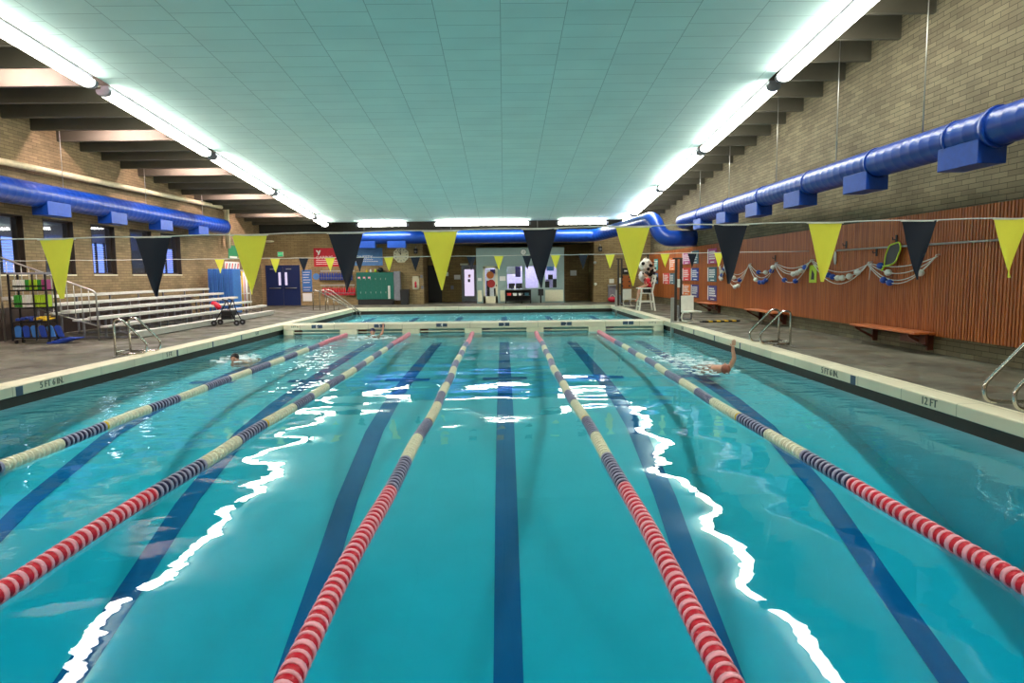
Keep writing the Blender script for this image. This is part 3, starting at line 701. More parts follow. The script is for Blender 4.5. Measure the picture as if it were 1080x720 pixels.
pa2 = pa + dd * ((WX0 - pa.x) / dd.x); pb2 = pa + dd * ((WX1 - pa.x) / dd.x)
line = A(pa2, pb2, 0.0, .813, P(59, 250, Y=YA).x)
fx = [P(q, 245, Y=YA).x for q in (-43, 59, 160.5, 263, 364.5, 464.5, 569.5, 667.5, 770.5, 870, 969, 1066, 1166)]
flag_line(YA, line, .292, .50, fx, ['navy_flag', 'yellow_flag'], 'near line of large navy and yellow pennants strung high across the pool', None)
YB = 19.5
pa = P(200, 273.0, Y=YB); pb = P(780, 266, Y=YB); dd = pb - pa
line2 = A(pa + dd * ((WX0 - pa.x) / dd.x), pa + dd * ((WX1 - .09 - pa.x) / dd.x), 0.02, .9, P(232, 275, Y=YB).x)
fx2 = [P(q, 272, Y=YB).x for q in (231.5, 261, 290, 320, 348, 379, 410, 438, 464, 497, 526, 556, 586, 615, 643.5, 672, 701.5, 730, 758)]
flag_line(YB, line2, .275, .40, fx2, ['yellow_flag', 'navy_flag'], 'far line of small yellow and navy pennants strung above the pool', None)
# posts are wall hooks: small eye plates where the cords end
# ------------------------------------------------------------------ stainless grab rails
def grab(label, base, dirx, y0, y1, tall=.80):
    """pair of bent pool rails: rises from the deck, slopes down to the coping and returns low to the deck"""
    t = thing('grab_rail', label, 'grab rail', base, 'steel grab rails at the pool edge')
    for y in (y0, y1):
        bx = base[0]
        pts = [(bx + dirx * .64, y, .0), (bx + dirx * .64, y, tall), (bx + dirx * .46, y, tall + .02), (bx - dirx * .06, y, .28), (bx - dirx * .02, y, .08), (bx + dirx * .2, y, .065), (bx + dirx * .64, y, .065)]
        MB().tube(rounded(pts[:2] + pts[2:], .20, 7), .024, 12).build('rail', 'steel', t)
        mb = MB(); mb.tube([(bx + dirx * .64, y, 0), (bx + dirx * .64, y, .02)], .05, 14); mb.tube([(bx + dirx * .4, y, 0), (bx + dirx * .4, y, .06)], .02, 10); mb.build('flange', 'dull_steel', t)
    MB().tube([(base[0] + dirx * .64, y0, .10), (base[0] + dirx * .64, y1, .10)], .018, 8).build('cross_tube', 'steel', t)
grab('bent steel grab rail pair on the left deck in front of the bleachers', (XL - .06, 15.2, 0), -1, 14.95, 15.55)
grab('bent steel grab rail pair on the right deck before the middle wooden bench', (XR + .15, 15.6, 0), 1, 15.3, 15.95)
grab('bent steel grab rail cut off by the right photo edge', (XR + .28, 8.0, 0), 1, 7.75, 8.25)

# ------------------------------------------------------------------ aluminium bleachers
t = thing('bleachers', 'five-row aluminium bleachers along the left brick wall', 'bleachers', (-12.5, 25, 0))
SX = [-10.85, -11.5, -12.12, -12.75, -13.4]; SZ = [.46, .65, .85, 1.04, 1.25]; B0, B1 = 19.5, 31.0
st = [19.7, 19.0, 18.4, 17.8, 17.2]
MB().box((SX[4] - .75, 18.8, .0), (SX[4] - .70, B1, .92)).build('back_panel', 'dark_frame', t)  # dark colour paints in the darkness under the seat rows
for i in range(5):
    y0 = [19.5, 19.2, 19.0, 18.8, 18.6][i]
    MB().box((SX[i] - .14, y0, SZ[i] - .085), (SX[i] + .14, B1, SZ[i])).build('seat_plank', 'alu_plank', t, bevel=.008)
    MB().box((SX[i] + .18 - (.0 if i else .0), y0, SZ[i] - .31), (SX[i] + .42, B1, SZ[i] - .255)).build('foot_plank', 'alu_plank', t, bevel=.008)
MB().box((SX[0] + .42, 19.5, .03), (SX[0] + .45, B1, .20)).build('riser', 'alu_plank', t)
for j in range(7):
    y = 19.8 + j * 1.82; mb = MB()
    for i in range(5):
        mb.bar((SX[i], y, 0), (SX[i], y, SZ[i] - .05), .05, .05); mb.bar((SX[i] - .12, y, SZ[i] - .07), (SX[i] + .12, y, SZ[i] - .07), .07, .05)
        mb.bar((SX[i] + .42, y, SZ[i] - .31), (SX[i], y, SZ[i] - .31), .05, .04)
    mb.bar((SX[0] + .4, y, .03), (SX[4], y, .03), .05, .05); mb.bar((SX[0], y, .12), (SX[4], y, SZ[4] - .3), .04, .04)
    mb.build('support_frame', 'grey', t)
mb = MB()                                             # end railing with upright bars
rx = [SX[0] + .1, SX[4] - .1]
pts = [(-11.3, 19.05, .55), (-11.3, 19.05, 1.5), (-13.7, 18.3, 2.3), (-13.9, 18.3, .9)]
mb.tube(rounded([(-11.3, 19.1, 0), (-11.3, 19.1, 1.35), (-13.9, 19.1, 2.35), (-13.9, 19.1, 0)], .12), .025, 8)
mb.tube([(-11.3, 19.1, .4), (-13.9, 19.1, 1.2)], .02, 8)
for q in range(1, 13):
    x = -11.3 - 2.6 * q / 13; mb.tube([(x, 19.1, .4 + .8 * q / 13), (x, 19.1, 1.35 + 1.0 * q / 13)], .012, 6)
mb.build('end_railing', 'dull_steel', t)

# ------------------------------------------------------------------ wheeled rack with swim gear at the left edge
RX, RY_ = -11.6, 16.9          # rack between x=RX..RX+1.15
def at_(px, py, y): return P(px, py, Y=y)
ry = 18.3
L_ = at_(9, 300, ry).x; R_ = at_(48, 300, ry).x; zt = at_(30, 288.5, ry).z
t = thing('gear_rack', 'black wheeled wire rack with shelves of swim gear by the left edge', 'rack', ((L_ + R_) / 2, ry, 0))
mb = MB()
for x in (L_, R_):
    for y in (ry, ry + .36): mb.bar((x, y, .08), (x, y, zt), .04, .04, 0, (0, 1, 0))
mb.bar(((L_ * .35 + R_ * .65), ry, .08), ((L_ * .35 + R_ * .65), ry, zt), .03, .03, 0, (0, 1, 0))
mb.build('frame', 'black_metal', t)
mb = MB(); mb.box((L_ - .03, ry - .03, zt - .02), (R_ + .03, ry + .39, zt + .03)); mb.build('top_shelf', 'grey', t, bevel=.01)
shz = [at_(30, q, ry).z for q in (306.5, 325.0, 340.0, 356.5)]
for z in shz:
    mb = MB(); mb.box((L_, ry, z - .015), (R_, ry + .02, z + .02)); mb.box((L_, ry + .34, z - .015), (R_, ry + .36, z + .02))
    for q in range(9): mb.bar((L_ + (R_ - L_) * q / 8, ry, z), (L_ + (R_ - L_) * q / 8, ry + .36, z), .012, .012)
    mb.box((L_, ry + .02, z - .004), (R_, ry + .34, z + .002)); mb.build('shelf', 'black_metal', t)
for x in (L_ + .05, R_ - .05):
    for y in (ry + .05, ry + .32): MB().tube([(x - .02, y, .05), (x + .02, y, .05)], .05, 12).build('wheel', 'black', t)
cc = ['white', 'paper', 'white', 'green', 'lime', 'lime', 'green', 'magenta']
names = {'white': 'white', 'paper': 'pale', 'green': 'green', 'lime': 'lime yellow', 'magenta': 'pink'}
n = 8; sw = (R_ - L_ - .1) / n
for row, zz in enumerate((shz[0], shz[1])):
    for q in range(n):
        c = cc[q] if row == 0 else ['green', 'green', 'white', 'paper', 'white', 'lime', 'lime', 'lime'][q]
        x = L_ + .05 + sw * (q + .5)
        tt = thing('swim_belt', '%s foam belt in the %s gear rack row, %s from left' % (names[c], 'upper' if row == 0 else 'second', ['first', 'second', 'third', 'fourth', 'fifth', 'sixth', 'seventh', 'last'][q]), 'flotation belt', (x, ry + .25, zz + .02), 'flotation belts on the gear rack')
        hh = .27 if row == 0 else .33
        mb = MB(); mb.box((x - sw * .44, ry + .06, zz + .022), (x - sw * .12, ry + .31, zz + .022 + hh)); mb.box((x + sw * .12, ry + .06, zz + .022), (x + sw * .44, ry + .31, zz + .022 + hh)); mb.box((x - sw * .2, ry + .10, zz + .022), (x + sw * .2, ry + .31, zz + hh * .62)); mb.build('foam', c, tt, bevel=.012)
        MB().box((x - sw * .45, ry + .045, zz + .1), (x + sw * .45, ry + .06, zz + .14)).build('strap', 'black', tt)
for q in range(7):                                    # fins on the third shelf
    x = L_ + .12 + (R_ - L_ - .24) * q / 6; c = 'royal' if q < 4 else 'yellow'; z = shz[2] + .02
    pos = ['first', 'second', 'third', 'fourth', 'fifth', 'sixth', 'last'][q]
    tt = thing('swim_fin', '%s rubber swim fin lying on the third rack shelf, %s from its left' % ('blue' if c == 'royal' else 'yellow orange', pos), 'swim fin', (x, ry + .1, z), 'fins on the gear rack')
    r_ = .02 * (q % 3)
    mb = MB(); mb.prism([(x - .05, ry + .04, z + .02 + r_), (x + .05, ry + .04, z + .02 + r_), (x + .10, ry + .33, z + .07 + r_), (x - .10, ry + .33, z + .07 + r_)], (0, 0, .02)); mb.build('blade', c, tt, bevel=.004)
    mb = MB(); mb.sphere((x, ry + .08, z + .06 + r_), .06, 0, 10, 6, (.9, 1.2, .7)); mb.build('foot_pocket', c, tt)
for q in range(6):                                    # kickboards leaning in the lowest shelf and beside it
    x = L_ + .12 + q * .21; z = shz[3] + .02
    pos = ['first', 'second', 'third', 'fourth', 'fifth', 'last'][q]
    mb = MB(); out = [(x - .09 + .02 * q, ry + .05, z), (x + .06 + .02 * q, ry + .05, z), (x + .08, ry + .05, z + .26), (x + .03, ry + .05, z + .31), (x - .05, ry + .05, z + .31), (x - .10, ry + .05, z + .26)]
    mb.prism(out, (0, .03, 0)); o = mb.build('kickboard', 'royal' if q % 2 else 'mat_blue', None, None, .006)
    tag(o, 'blue foam kickboard standing on the bottom rack shelf, %s from its left' % pos, 'kickboard', 'kickboards on the gear rack')
for q in range(4):
    x = R_ + .22 + q * .12; y = ry - .1 + .03 * q
    mb = MB(); mb.prism([(x - .25, y, .01 + q * .035), (x + .10, y, .01 + q * .035), (x + .14, y + .2, .01 + q * .035), (x + .1, y + .4, .01 + q * .035), (x - .25, y + .4, .01 + q * .035)], (0, 0, .03)); o = mb.build('kickboard', 'royal', None, None, .006)
    tag(o, 'royal blue kickboard lying on the deck beside the gear rack, %s of four' % ['leftmost', 'second', 'third', 'rightmost'][q], 'kickboard', 'kickboards on the deck')
# pale rolling cart end at the very left
p0 = P(3, 353, Z=.0)
t = thing('floor_stand', 'white and black low stand cut off by the left photo edge', 'stand', (p0.x, p0.y, 0))
MB().tube([(p0.x - .5, p0.y, .42), (p0.x - .1, p0.y, .36), (p0.x + .1, p0.y + .05, .22)], .04, 8).build('bar', 'white', t)
MB().box((p0.x - .45, p0.y - .1, .0), (p0.x - .05, p0.y + .2, .25)).build('foot', 'black', t)

# ------------------------------------------------------------------ walker with a red bag by the bleachers
b = P(237, 343, Z=0); bx, by = b.x + .12, b.y
t = thing('rollator_walker', 'black rollator walker with a red bag parked before the bleachers', 'walker', (bx, by, 0))
mb = MB()
for s in (-.27, .27):
    mb.tube(rounded([(bx - .36, by + s, .12), (bx - .1, by + s, .52), (bx + .1, by + s, .9), (bx - .06, by + s, .94)], .08), .017, 8)
    mb.tube([(bx + .40, by + s, .12), (bx + .22, by + s, .5), (bx + .12, by + s, .88)], .017, 8); mb.tube([(bx - .1, by + s, .52), (bx + .22, by + s, .5)], .015, 8)
    mb.tube([(bx - .28, by + s, .22), (bx + .3, by + s, .25)], .012, 8)
mb.tube([(bx - .05, by - .27, .5), (bx - .05, by + .27, .5)], .014, 8)
mb.build('frame', 'black_metal', t)
MB().box((bx - .14, by - .23, .36), (bx + .24, by + .23, .55)).build('seat', 'black', t, bevel=.03)
MB().box((bx - .16, by - .2, .22), (bx + .2, by + .2, .36)).build('basket', 'black_metal', t, bevel=.02)
skin('red_bag', [(bx - .12, by - .28, .60), (bx - .26, by - .28, .76), (bx - .37, by - .26, .84), (bx - .45, by - .22, .76)], [(0, 1), (1, 2), (2, 3)], [.09, .10, .07, .05], 'red', t)
for x, y in ((bx - .38, by - .27), (bx - .38, by + .27), (bx + .42, by - .27), (bx + .42, by + .27)):
    mb = MB(); mb.tube([(x, y - .02, .10), (x, y + .02, .10)], .10, 18); mb.build('wheel', 'black', t)
    MB().tube([(x, y - .025, .10), (x, y + .025, .10)], .035, 12).build('hub', 'grey', t)

# ------------------------------------------------------------------ slatted wood panel of the right wall with what hangs on it
PN0, PN1, PZ0, PZ1 = 11.35, 40.98, .37, 2.86
mb = MB(); mb.box((WX1 - .04, PN0, PZ0), (WX1 - .002, PN1, PZ1))
y = PN0
while y < PN1 - .05:
    mb.box((WX1 - .085, y, PZ0 - .005), (WX1 - .04, y + .052, PZ1 + .005)); y += .085
o = mb.build('slatted_wood_panel', 'slats'); tag(o, 'long reddish slatted wood panel fixed to the right brick wall', 'wall panel')
WF = WX1 - .09                                                # face of the slats
def bench(y0, y1, label):
    t = thing('wall_bench', label, 'bench', (WX1 - .3, y0, 0), 'wooden wall benches')
    for q in range(3): MB().box((WX1 - .11 - q * .15 - .13, y0, .40), (WX1 - .11 - q * .15, y1, .445)).build('seat_slat', 'brown_wood', t, bevel=.008)
    for y in (y0 + .25, y1 - .25):
        mb = MB(); mb.box((WX1 - .12, y - .03, .06), (WX1, y + .03, .355)); mb.bar((WX1 - .05, y, .12), (WX1 - .5, y, .36), .04, .05); mb.box((WX1 - .54, y - .03, .35), (WX1 - .10, y + .03, .40)); mb.build('bracket', 'dark_wood', t)
    MB().box((WX1 - .30, y0 + .02, .20), (WX1 - .26, y0 + .9, .40)).build('apron', 'dark_wood', t)
bench(13.6, 16.2, 'wooden wall bench nearest the camera on the right wall')
bench(20.9, 23.4, 'middle wooden wall bench, behind the right steel grab rails')
bench(27.4, 29.2, 'small wooden wall bench behind the white pool lift seat')
# posters
WHITE = 'paper'
posters = [((690, 273, 694, 285), 'poster_teal'), ((690, 288, 694, 299), 'poster_blue'), ((706.5, 272, 712, 285), 'orange'), ((699.5, 288, 706, 299.5), 'poster_red'), ((706.5, 288, 711.5, 299.5), 'slate'),
           ((720, 266.5, 728, 278.5), 'magenta'), ((729, 264.5, 737, 278), 'slate'), ((720, 282.5, 728, 296), 'poster_red'), ((729, 282.5, 737, 296), 'royal'), ((720, 299.5, 728, 311), 'orange'), ((729, 300, 737, 313.5), 'indigo'),
           ((746.5, 262, 756, 278), 'magenta'), ((746.5, 281.5, 756, 297), 'slate'), ((746.5, 301, 756, 317), 'indigo')]
cname = {'poster_teal': 'turquoise', 'poster_blue': 'sky blue', 'orange': 'orange', 'poster_red': 'red', 'slate': 'slate teal', 'magenta': 'magenta', 'royal': 'royal blue', 'indigo': 'indigo'}
place = ['upper one closest to the end wall', 'lower one closest to the end wall', 'above the red and slate pair', 'left of a slate one in the two-row cluster', 'right of a red one, in the two-row cluster', 'top left of the block of six', 'top right of the block of six',
         'middle left of the block of six', 'middle right of the block of six', 'bottom left of the block of six', 'bottom right of the block of six', 'top of the column of three', 'middle of the column of three', 'bottom of the column of three']
for i, ((x0, y0, x1, y1), c) in enumerate(posters):
    a = P(x0, (y0 + y1) / 2, X=WF); b = P(x1, (y0 + y1) / 2, X=WF); zt_ = P((x0 + x1) / 2, y0, X=WF).z; zb = P((x0 + x1) / 2, y1, X=WF).z
    t = thing('poster', '%s poster on the wood panel, %s' % (cname[c], place[i]), 'poster', (WF, (a.y + b.y) / 2, zb), 'posters on the wood panel')
    MB().box((WF - .012, b.y, zb), (WF - .0005, a.y, zt_)).build('sheet', c, t)
    mb = MB(); W_ = a.y - b.y; H_ = zt_ - zb; rnd = random.Random(i)
    mb.box((WF - .016, a.y - W_ * .10, zb + H_ * .04), (WF - .012, a.y - W_ * .01, zb + H_ * .96))
    for q in range(4):
        z = zb + H_ * (.74 - .15 * q); y = a.y - W_ * .2; L = W_ * rnd.uniform(.45, .7)
        yy = y
        while yy > y - L: mb.box((WF - .016, yy - W_ * .07, z), (WF - .012, yy, z + H_ * .10)); yy -= W_ * .11
    mb.box((WF - .016, a.y - W_ * .75, zb + H_ * .08), (WF - .012, a.y - W_ * .35, zb + H_ * .14))
    mb.build('wording', WHITE, t)
# stored float lines hanging in swags
def swag(p, q, strands, balls, label):
    a = P(p[0], p[1], X=WF - .06); b = P(q[0], q[1], X=WF - .06)
    t = thing('stored_float_line', label, 'float line', a, 'float lines hanging on the wood panel')
    mb = MB(); K = 14; curves = []
    for k, sag in enumerate(strands):
        off = .02 * k; c = []
        for i in range(K + 1):
            u = i / K; v = a.lerp(b, u); c.append(Vector((v.x - off, v.y, v.z - sag * 4 * u * (1 - u) - .01 * k)))
        curves.append(c); mb.tube(c, .011, 6)
    for s_ in (a, b): mb.tube([s_ + Vector((.05, 0, .03)), s_ + Vector((-.03, 0, .03)), s_ + Vector((-.05, 0, -.02))], .012, 6)
    mb.build('strands', 'cord', t)
    for k, u, c in balls:
        cv = curves[k]; i = min(K - 1, int(u * K)); v = cv[i].lerp(cv[i + 1], u * K - i)
        MB().sphere(v, .075, 0, 14, 10, (1, 1.35, 1)).build('float', 'blue_ball' if c == 'b' else 'white_ball', t)
swag((759.5, 281), (764.5, 279.5), [.22, .36, .50], [(2, .5, 'w'), (1, .5, 'b'), (2, .3, 'w'), (0, .5, 'w'), (0, .8, 'b')], 'short bundle of white and blue floats hanging furthest away, behind the navy pennant')
swag((765, 279.5), (791, 279), [.36, .48, .60, .78], [(3, .50, 'w'), (3, .62, 'w'), (2, .66, 'b'), (1, .4, 'w')], 'float line swag with white ropes just right of the navy pennant')
swag((791, 279), (819, 277.5), [.30, .45, .60], [(0, .35, 'b'), (0, .62, 'w'), (0, .88, 'w'), (1, .85, 'b'), (2, .45, 'b'), (2, .68, 'b'), (2, .58, 'b'), (2, .3, 'w')], 'float line swag with a ring of blue and white floats, third from the far end')
swag((819, 277.5), (856, 275), [.18, .28, .34, .58], [(2, .55, 'w'), (2, .66, 'w'), (2, .76, 'w'), (2, .87, 'b'), (3, .32, 'b'), (3, .64, 'b')], 'float line swag just left of the yellow wall sign')
swag((858, 275), (917, 277.5), [.26, .40, .54], [(1, .32, 'b'), (1, .40, 'b'), (1, .50, 'w'), (1, .58, 'w'), (1, .70, 'w'), (1, .83, 'w'), (0, .2, 'w')], 'float line swag behind the tip of a yellow pennant, right of the yellow sign')
swag((918, 277.5), (989, 270), [.14, .28, .42, .48], [(0, .17, 'b'), (1, .32, 'w'), (3, .28, 'b'), (3, .38, 'b'), (3, .82, 'w')], 'float line swag nearest the camera, behind the navy pennant tip')
a = P(918, 278, X=WF - .06)
t = tag(MB().tube([a, a + Vector((0, 0, -.15)), a + Vector((-.01, .02, -.38))], .012, 6).build('hanging_rope', 'cord'), 'white rope end dangling between the two nearest float line swags', 'rope')
# yellow wall sign
a = P(854, 288, X=WF); b = P(861.5, 288, X=WF); zt_ = P(858, 279.5, X=WF).z; zb = P(858, 298, X=WF).z
t = thing('caution_sign', 'upright yellow caution sign on the wood panel beside the float lines', 'sign', (WF, a.y, zb))
MB().box((WF - .015, b.y, zb), (WF, a.y, zt_)).build('board', 'lime', t)
mb = MB(); my = (a.y + b.y) / 2; mz = (zt_ + zb) / 2 - .02
mb.prism([(WF - .02, my + .10, mz - .14), (WF - .02, my - .10, mz - .14), (WF - .02, my - .10, mz + .02), (WF - .02, my + .04, mz + .14)], (.005, 0, 0)); mb.build('pictogram', 'black', t)
# telescopic pole with a green-rimmed net
a = P(883, 262.5, X=WF - .06); b = P(1062, 256, X=WF - .06); a.z = (a.z + b.z) / 2 + .02; b.z = a.z - .02
t = thing('skimmer_net', 'long white pole with a green-rimmed black net hung on the wood panel', 'skimmer net', b)
MB().tube([a, b], .022, 10).build('pole', 'dull_steel', t)
c = P(940, 268, X=WF - .10); w_ = .24; h_ = .24
ring = [c + Vector((0, w_ * 1.1, -.26)), c + Vector((0, w_ * .9, .0)), c + Vector((0, w_ * .35, .20)), c + Vector((0, -.30, .26)), c + Vector((0, -.36, .12)), c + Vector((0, -.18, -.18)), c + Vector((0, .05, -.24)), c + Vector((0, w_ * 1.1, -.26))]
MB().tube(rounded(ring, .08), .018, 8).build('net_rim', 'lime', t)
mb = MB(); mb.prism(ring[:-1], (.012, 0, 0)); mb.build('net', 'black', t)
MB().tube([c + Vector((0, w_ * 1.1, -.26)), c + Vector((0, w_ * 1.5, -.36))], .02, 8).build('socket', 'lime', t)
a = P(881, 272, X=WF - .03); tag(MB().sphere(a, .09, 0, 12, 8, (.4, .5, 2.0)).build('rope_hank', 'white_ball'), 'small white rope hank hanging on the panel by the yellow pennant', 'rope')
for i, (qx, qy) in enumerate(((818, 272), (893, 258), (946, 252), (925, 266))):
    a = P(qx, qy, X=WF); mb = MB(); mb.box((WF - .02, a.y - .03, a.z - .09), (WF, a.y + .03, a.z + .09)); mb.tube([a + Vector((-.01, 0, 0)), a + Vector((-.09, 0, -.02)), a + Vector((-.10, 0, .04))], .012, 6)
    tag(mb.build('wall_hook', 'black_metal'), ['black hook above the float lines left of the yellow sign', 'black hook over the left end of the white pole', 'black hook holding the pole above the green-rimmed net', 'tall black hook between the pole and the nearest float lines'][i], 'hook')

# ------------------------------------------------------------------ pool lifts
def pool_lift(bx, by, mast_z, label, ang, sx, sy, z0, z1):
    """lift: steel post into the water, brown twin mast, white seat turned by ang on a bent arm"""
    t = thing('pool_lift', label, 'pool lift', (bx, by, 0))
    MB().box((bx - .10, by - .06, -.62), (bx + .0, by + .06, .86)).build('steel_post', 'dull_steel', t, bevel=.01)
    MB().box((bx - .06, by - .16, .02), (bx + .45, by + .16, .06)).build('base_plate', 'dull_steel', t, bevel=.01)
    mb = MB(); mb.box((bx + .02, by - .04, .06), (bx + .10, by + .04, mast_z)); mb.box((bx + .19, by - .04, .06), (bx + .27, by + .04, mast_z)); mb.box((bx - .06, by - .03, mast_z - .05), (bx + .27, by + .03, mast_z)); mb.build('mast', 'dark_frame', t, bevel=.008)
    MB().box((bx + .10, by - .05, 1.2), (bx + .19, by + .05, 1.48)).build('battery_box', 'white', t, bevel=.01)
    f = Vector((math.cos(ang), math.sin(ang), 0)); s_ = Vector((-f.y, f.x, 0)); u = Vector((0, 0, 1)); o = Vector((sx, sy, 0))
    L = lambda a, b, c: o + f * a + s_ * b + u * c
    MB().tube(rounded([(bx + .14, by, .6), (bx + .16, by - .05, .16), L(-.1, 0, .14), L(.25, 0, .16), L(.22, 0, z0 - .04)], .12), .032, 10).build('arm', 'grey', t)
    mb = MB(); mb.prism([L(-.02, -.25, z0), L(.04, -.25, z0), L(0, -.23, z1), L(-.06, -.23, z1)], s_ * .48); mb.build('seat_back', 'white', t, bevel=.02)
    mb = MB(); mb.prism([L(-.02, -.25, z0 - .03), L(.46, -.25, z0 - .03), L(.48, -.25, z0 + .02), L(-.02, -.25, z0 + .03)], s_ * .5); mb.build('seat', 'white', t, bevel=.015)
    mb = MB()
    for q in (-.2, .2): mb.tube(rounded([L(.05, q, z0 - .03), L(-.06, q, z0 - .16), L(.02, q, .08), L(.4, q, .06)], .07), .024, 8)
    mb.tube([L(.4, -.2, .06), L(.4, .2, .06)], .024, 8); mb.build('footrest', 'white', t)
pool_lift(XR + .10, 23.15, 2.2, 'tall pool lift with white seat on the right deck beside the bulkhead end', -1.25, P(725, 320, Y=22.9).x, 22.9, .40, .93)
pool_lift(XR + .10, 34.8, 2.45, 'pool lift with white seat at the far right pool corner left of the lifeguard', -1.25, P(661.5, 310, Y=34.6).x, 34.6, .40, .90)
# flexible striped cable guard on the deck
a = P(742, 339.5, Z=0.02); b = P(779, 338.5, Z=.02)
t = thing('striped_guard', 'black and yellow striped cable guard lying on the right deck', 'cable guard', a)
for q in range(9):
    u = a.lerp(b, q / 9); v = a.lerp(b, (q + 1) / 9); MB().bar(u + Vector((0, 0, .02)), v + Vector((0, 0, .02)), .22, .05).build('segment', 'yellow' if q % 2 else 'black', t, bevel=.01)
a0 = P(733, 338.5, Z=.02)
tag(MB().tube([a0, a0.lerp(a, .5) + Vector((0, .1, 0)), a], .018, 6).build('cable', 'black'), 'black cable running from the lift to the striped guard', 'cable')

# ------------------------------------------------------------------ lifeguard chair with the lifeguard
cb = P(681, 327.5, Z=0); gx, gy = cb.x, cb.y
t = thing('lifeguard_chair', 'white lifeguard chair on the far right deck under the red-shirted guard', 'lifeguard chair', (gx, gy, 0))
for s in (-.32, .32):
    for (xa, xb) in ((-.36, -.26), (.36, .24)): MB().bar((gx + xa, gy + s, 0), (gx + xb, gy + s * .85, .80 if xa < 0 else .80), .07, .09, 0, (0, 1, 0)).build('leg', 'white', t, bevel=.008)
    MB().bar((gx - .32, gy + s, .42), (gx + .32, gy + s, .42), .04, .07).build('side_rail', 'white', t, bevel=.006)
    MB().bar((gx - .38, gy + s * .95, 1.02), (gx + .30, gy + s * .95, 1.02), .09, .04).build('armrest', 'white', t, bevel=.006)
    MB().bar((gx - .26, gy + s * .9, .8), (gx - .26, gy + s * .9, 1.02), .06, .06, 0, (0, 1, 0)).build('arm_post', 'white', t)
    MB().bar((gx + .22, gy + s * .85, .78), (gx + .40, gy + s * .85, 1.62), .06, .08, 0, (0, 1, 0)).build('back_post', 'white', t, bevel=.006)
MB().box((gx - .30, gy - .30, .77), (gx + .28, gy + .30, .81)).build('seat', 'white', t, bevel=.006)
for q in range(4): MB().bar((gx + .25 + q * .045, gy - .28, .95 + q * .2), (gx + .25 + q * .045, gy + .28, .95 + q * .2), .03, .12).build('back_slat', 'white', t)
MB().bar((gx - .33, gy - .32, .2), (gx - .33, gy + .32, .2), .05, .06).build('step', 'white', t)
t = thing('person', 'seated lifeguard in a red shirt and black shorts facing the pool', 'person', (gx, gy, .81))
g = lambda x, y, z: (gx + x, gy + y, z)
skin('body', [g(.12, 0, .93), g(.12, 0, 1.12), g(.10, 0, 1.30), g(.06, 0, 1.42), g(.02, 0, 1.52),
              g(.06, -.19, 1.38), g(.0, -.24, 1.14), g(-.20, -.18, 1.07), g(-.27, -.15, 1.07), g(.06, .19, 1.38), g(.0, .24, 1.14), g(-.20, .18, 1.07), g(-.27, .15, 1.07),
              g(.08, -.10, .92), g(-.32, -.13, .92), g(-.40, -.13, .52), g(-.50, -.13, .45), g(.08, .10, .92), g(-.32, .13, .92), g(-.36, .13, .50), g(-.47, .13, .44)],
     [(0, 1), (1, 2), (2, 3), (3, 4), (3, 5), (5, 6), (6, 7), (7, 8), (3, 9), (9, 10), (10, 11), (11, 12), (0, 13), (13, 14), (14, 15), (15, 16), (0, 17), (17, 18), (18, 19), (19, 20)],
     [(.13, .15), (.12, .14), (.12, .16), .09, .05, .06, .045, .032, .028, .06, .045, .032, .028, .09, .065, .04, .035, .09, .065, .04, .035], 'skin', t)
skin('shirt', [g(.12, 0, .98), g(.12, 0, 1.12), g(.10, 0, 1.30), g(.06, 0, 1.43), g(.06, -.20, 1.38), g(.02, -.24, 1.20), g(.06, .20, 1.38), g(.02, .24, 1.20)],
     [(0, 1), (1, 2), (2, 3), (3, 4), (4, 5), (3, 6), (6, 7)], [(.15, .18), (.14, .17), (.14, .19), .11, .085, .07, .085, .07], 'shirt', t)
skin('shorts', [g(.12, 0, .95), g(.06, -.11, .93), g(-.20, -.13, .93), g(.06, .11, .93), g(-.20, .13, .93)], [(0, 1), (1, 2), (0, 3), (3, 4)], [.16, .115, .09, .115, .09], 'black', t)
mb = MB(); mb.sphere(g(.0, 0, 1.63), .10, 0, 16, 12, (1.0, .82, 1.2)); mb.sphere(g(-.10, 0, 1.62), .018, 0, 8, 6, (1.2, .8, 1.2)); mb.sphere(g(.01, -.083, 1.625), .02, 0, 8, 6, (.8, .4, 1.3)); mb.sphere(g(.01, .083, 1.625), .02, 0, 8, 6, (.8, .4, 1.3)); mb.build('head', 'skin', t)
mb = MB(); mb.sphere(g(.025, 0, 1.675), .108, 0, 16, 10, (.98, .85, 1.0)); mb.sphere(g(.11, 0, 1.62), .05, 0, 10, 8); mb.build('hair', 'hair', t)
for s in (-.15, .15):
    for q in range(4): skin('finger', [g(-.28, s + (q - 1.5) * .016, 1.07), g(-.32, s + (q - 1.5) * .018, 1.065), g(-.345, s + (q - 1.5) * .018, 1.045)], [(0, 1), (1, 2)], [.010, .009, .007], 'skin', t, 1)
    skin('thumb', [g(-.26, s * .86, 1.075), g(-.295, s * .74, 1.08)], [(0, 1)], [.011, .009], 'skin', t, 1)

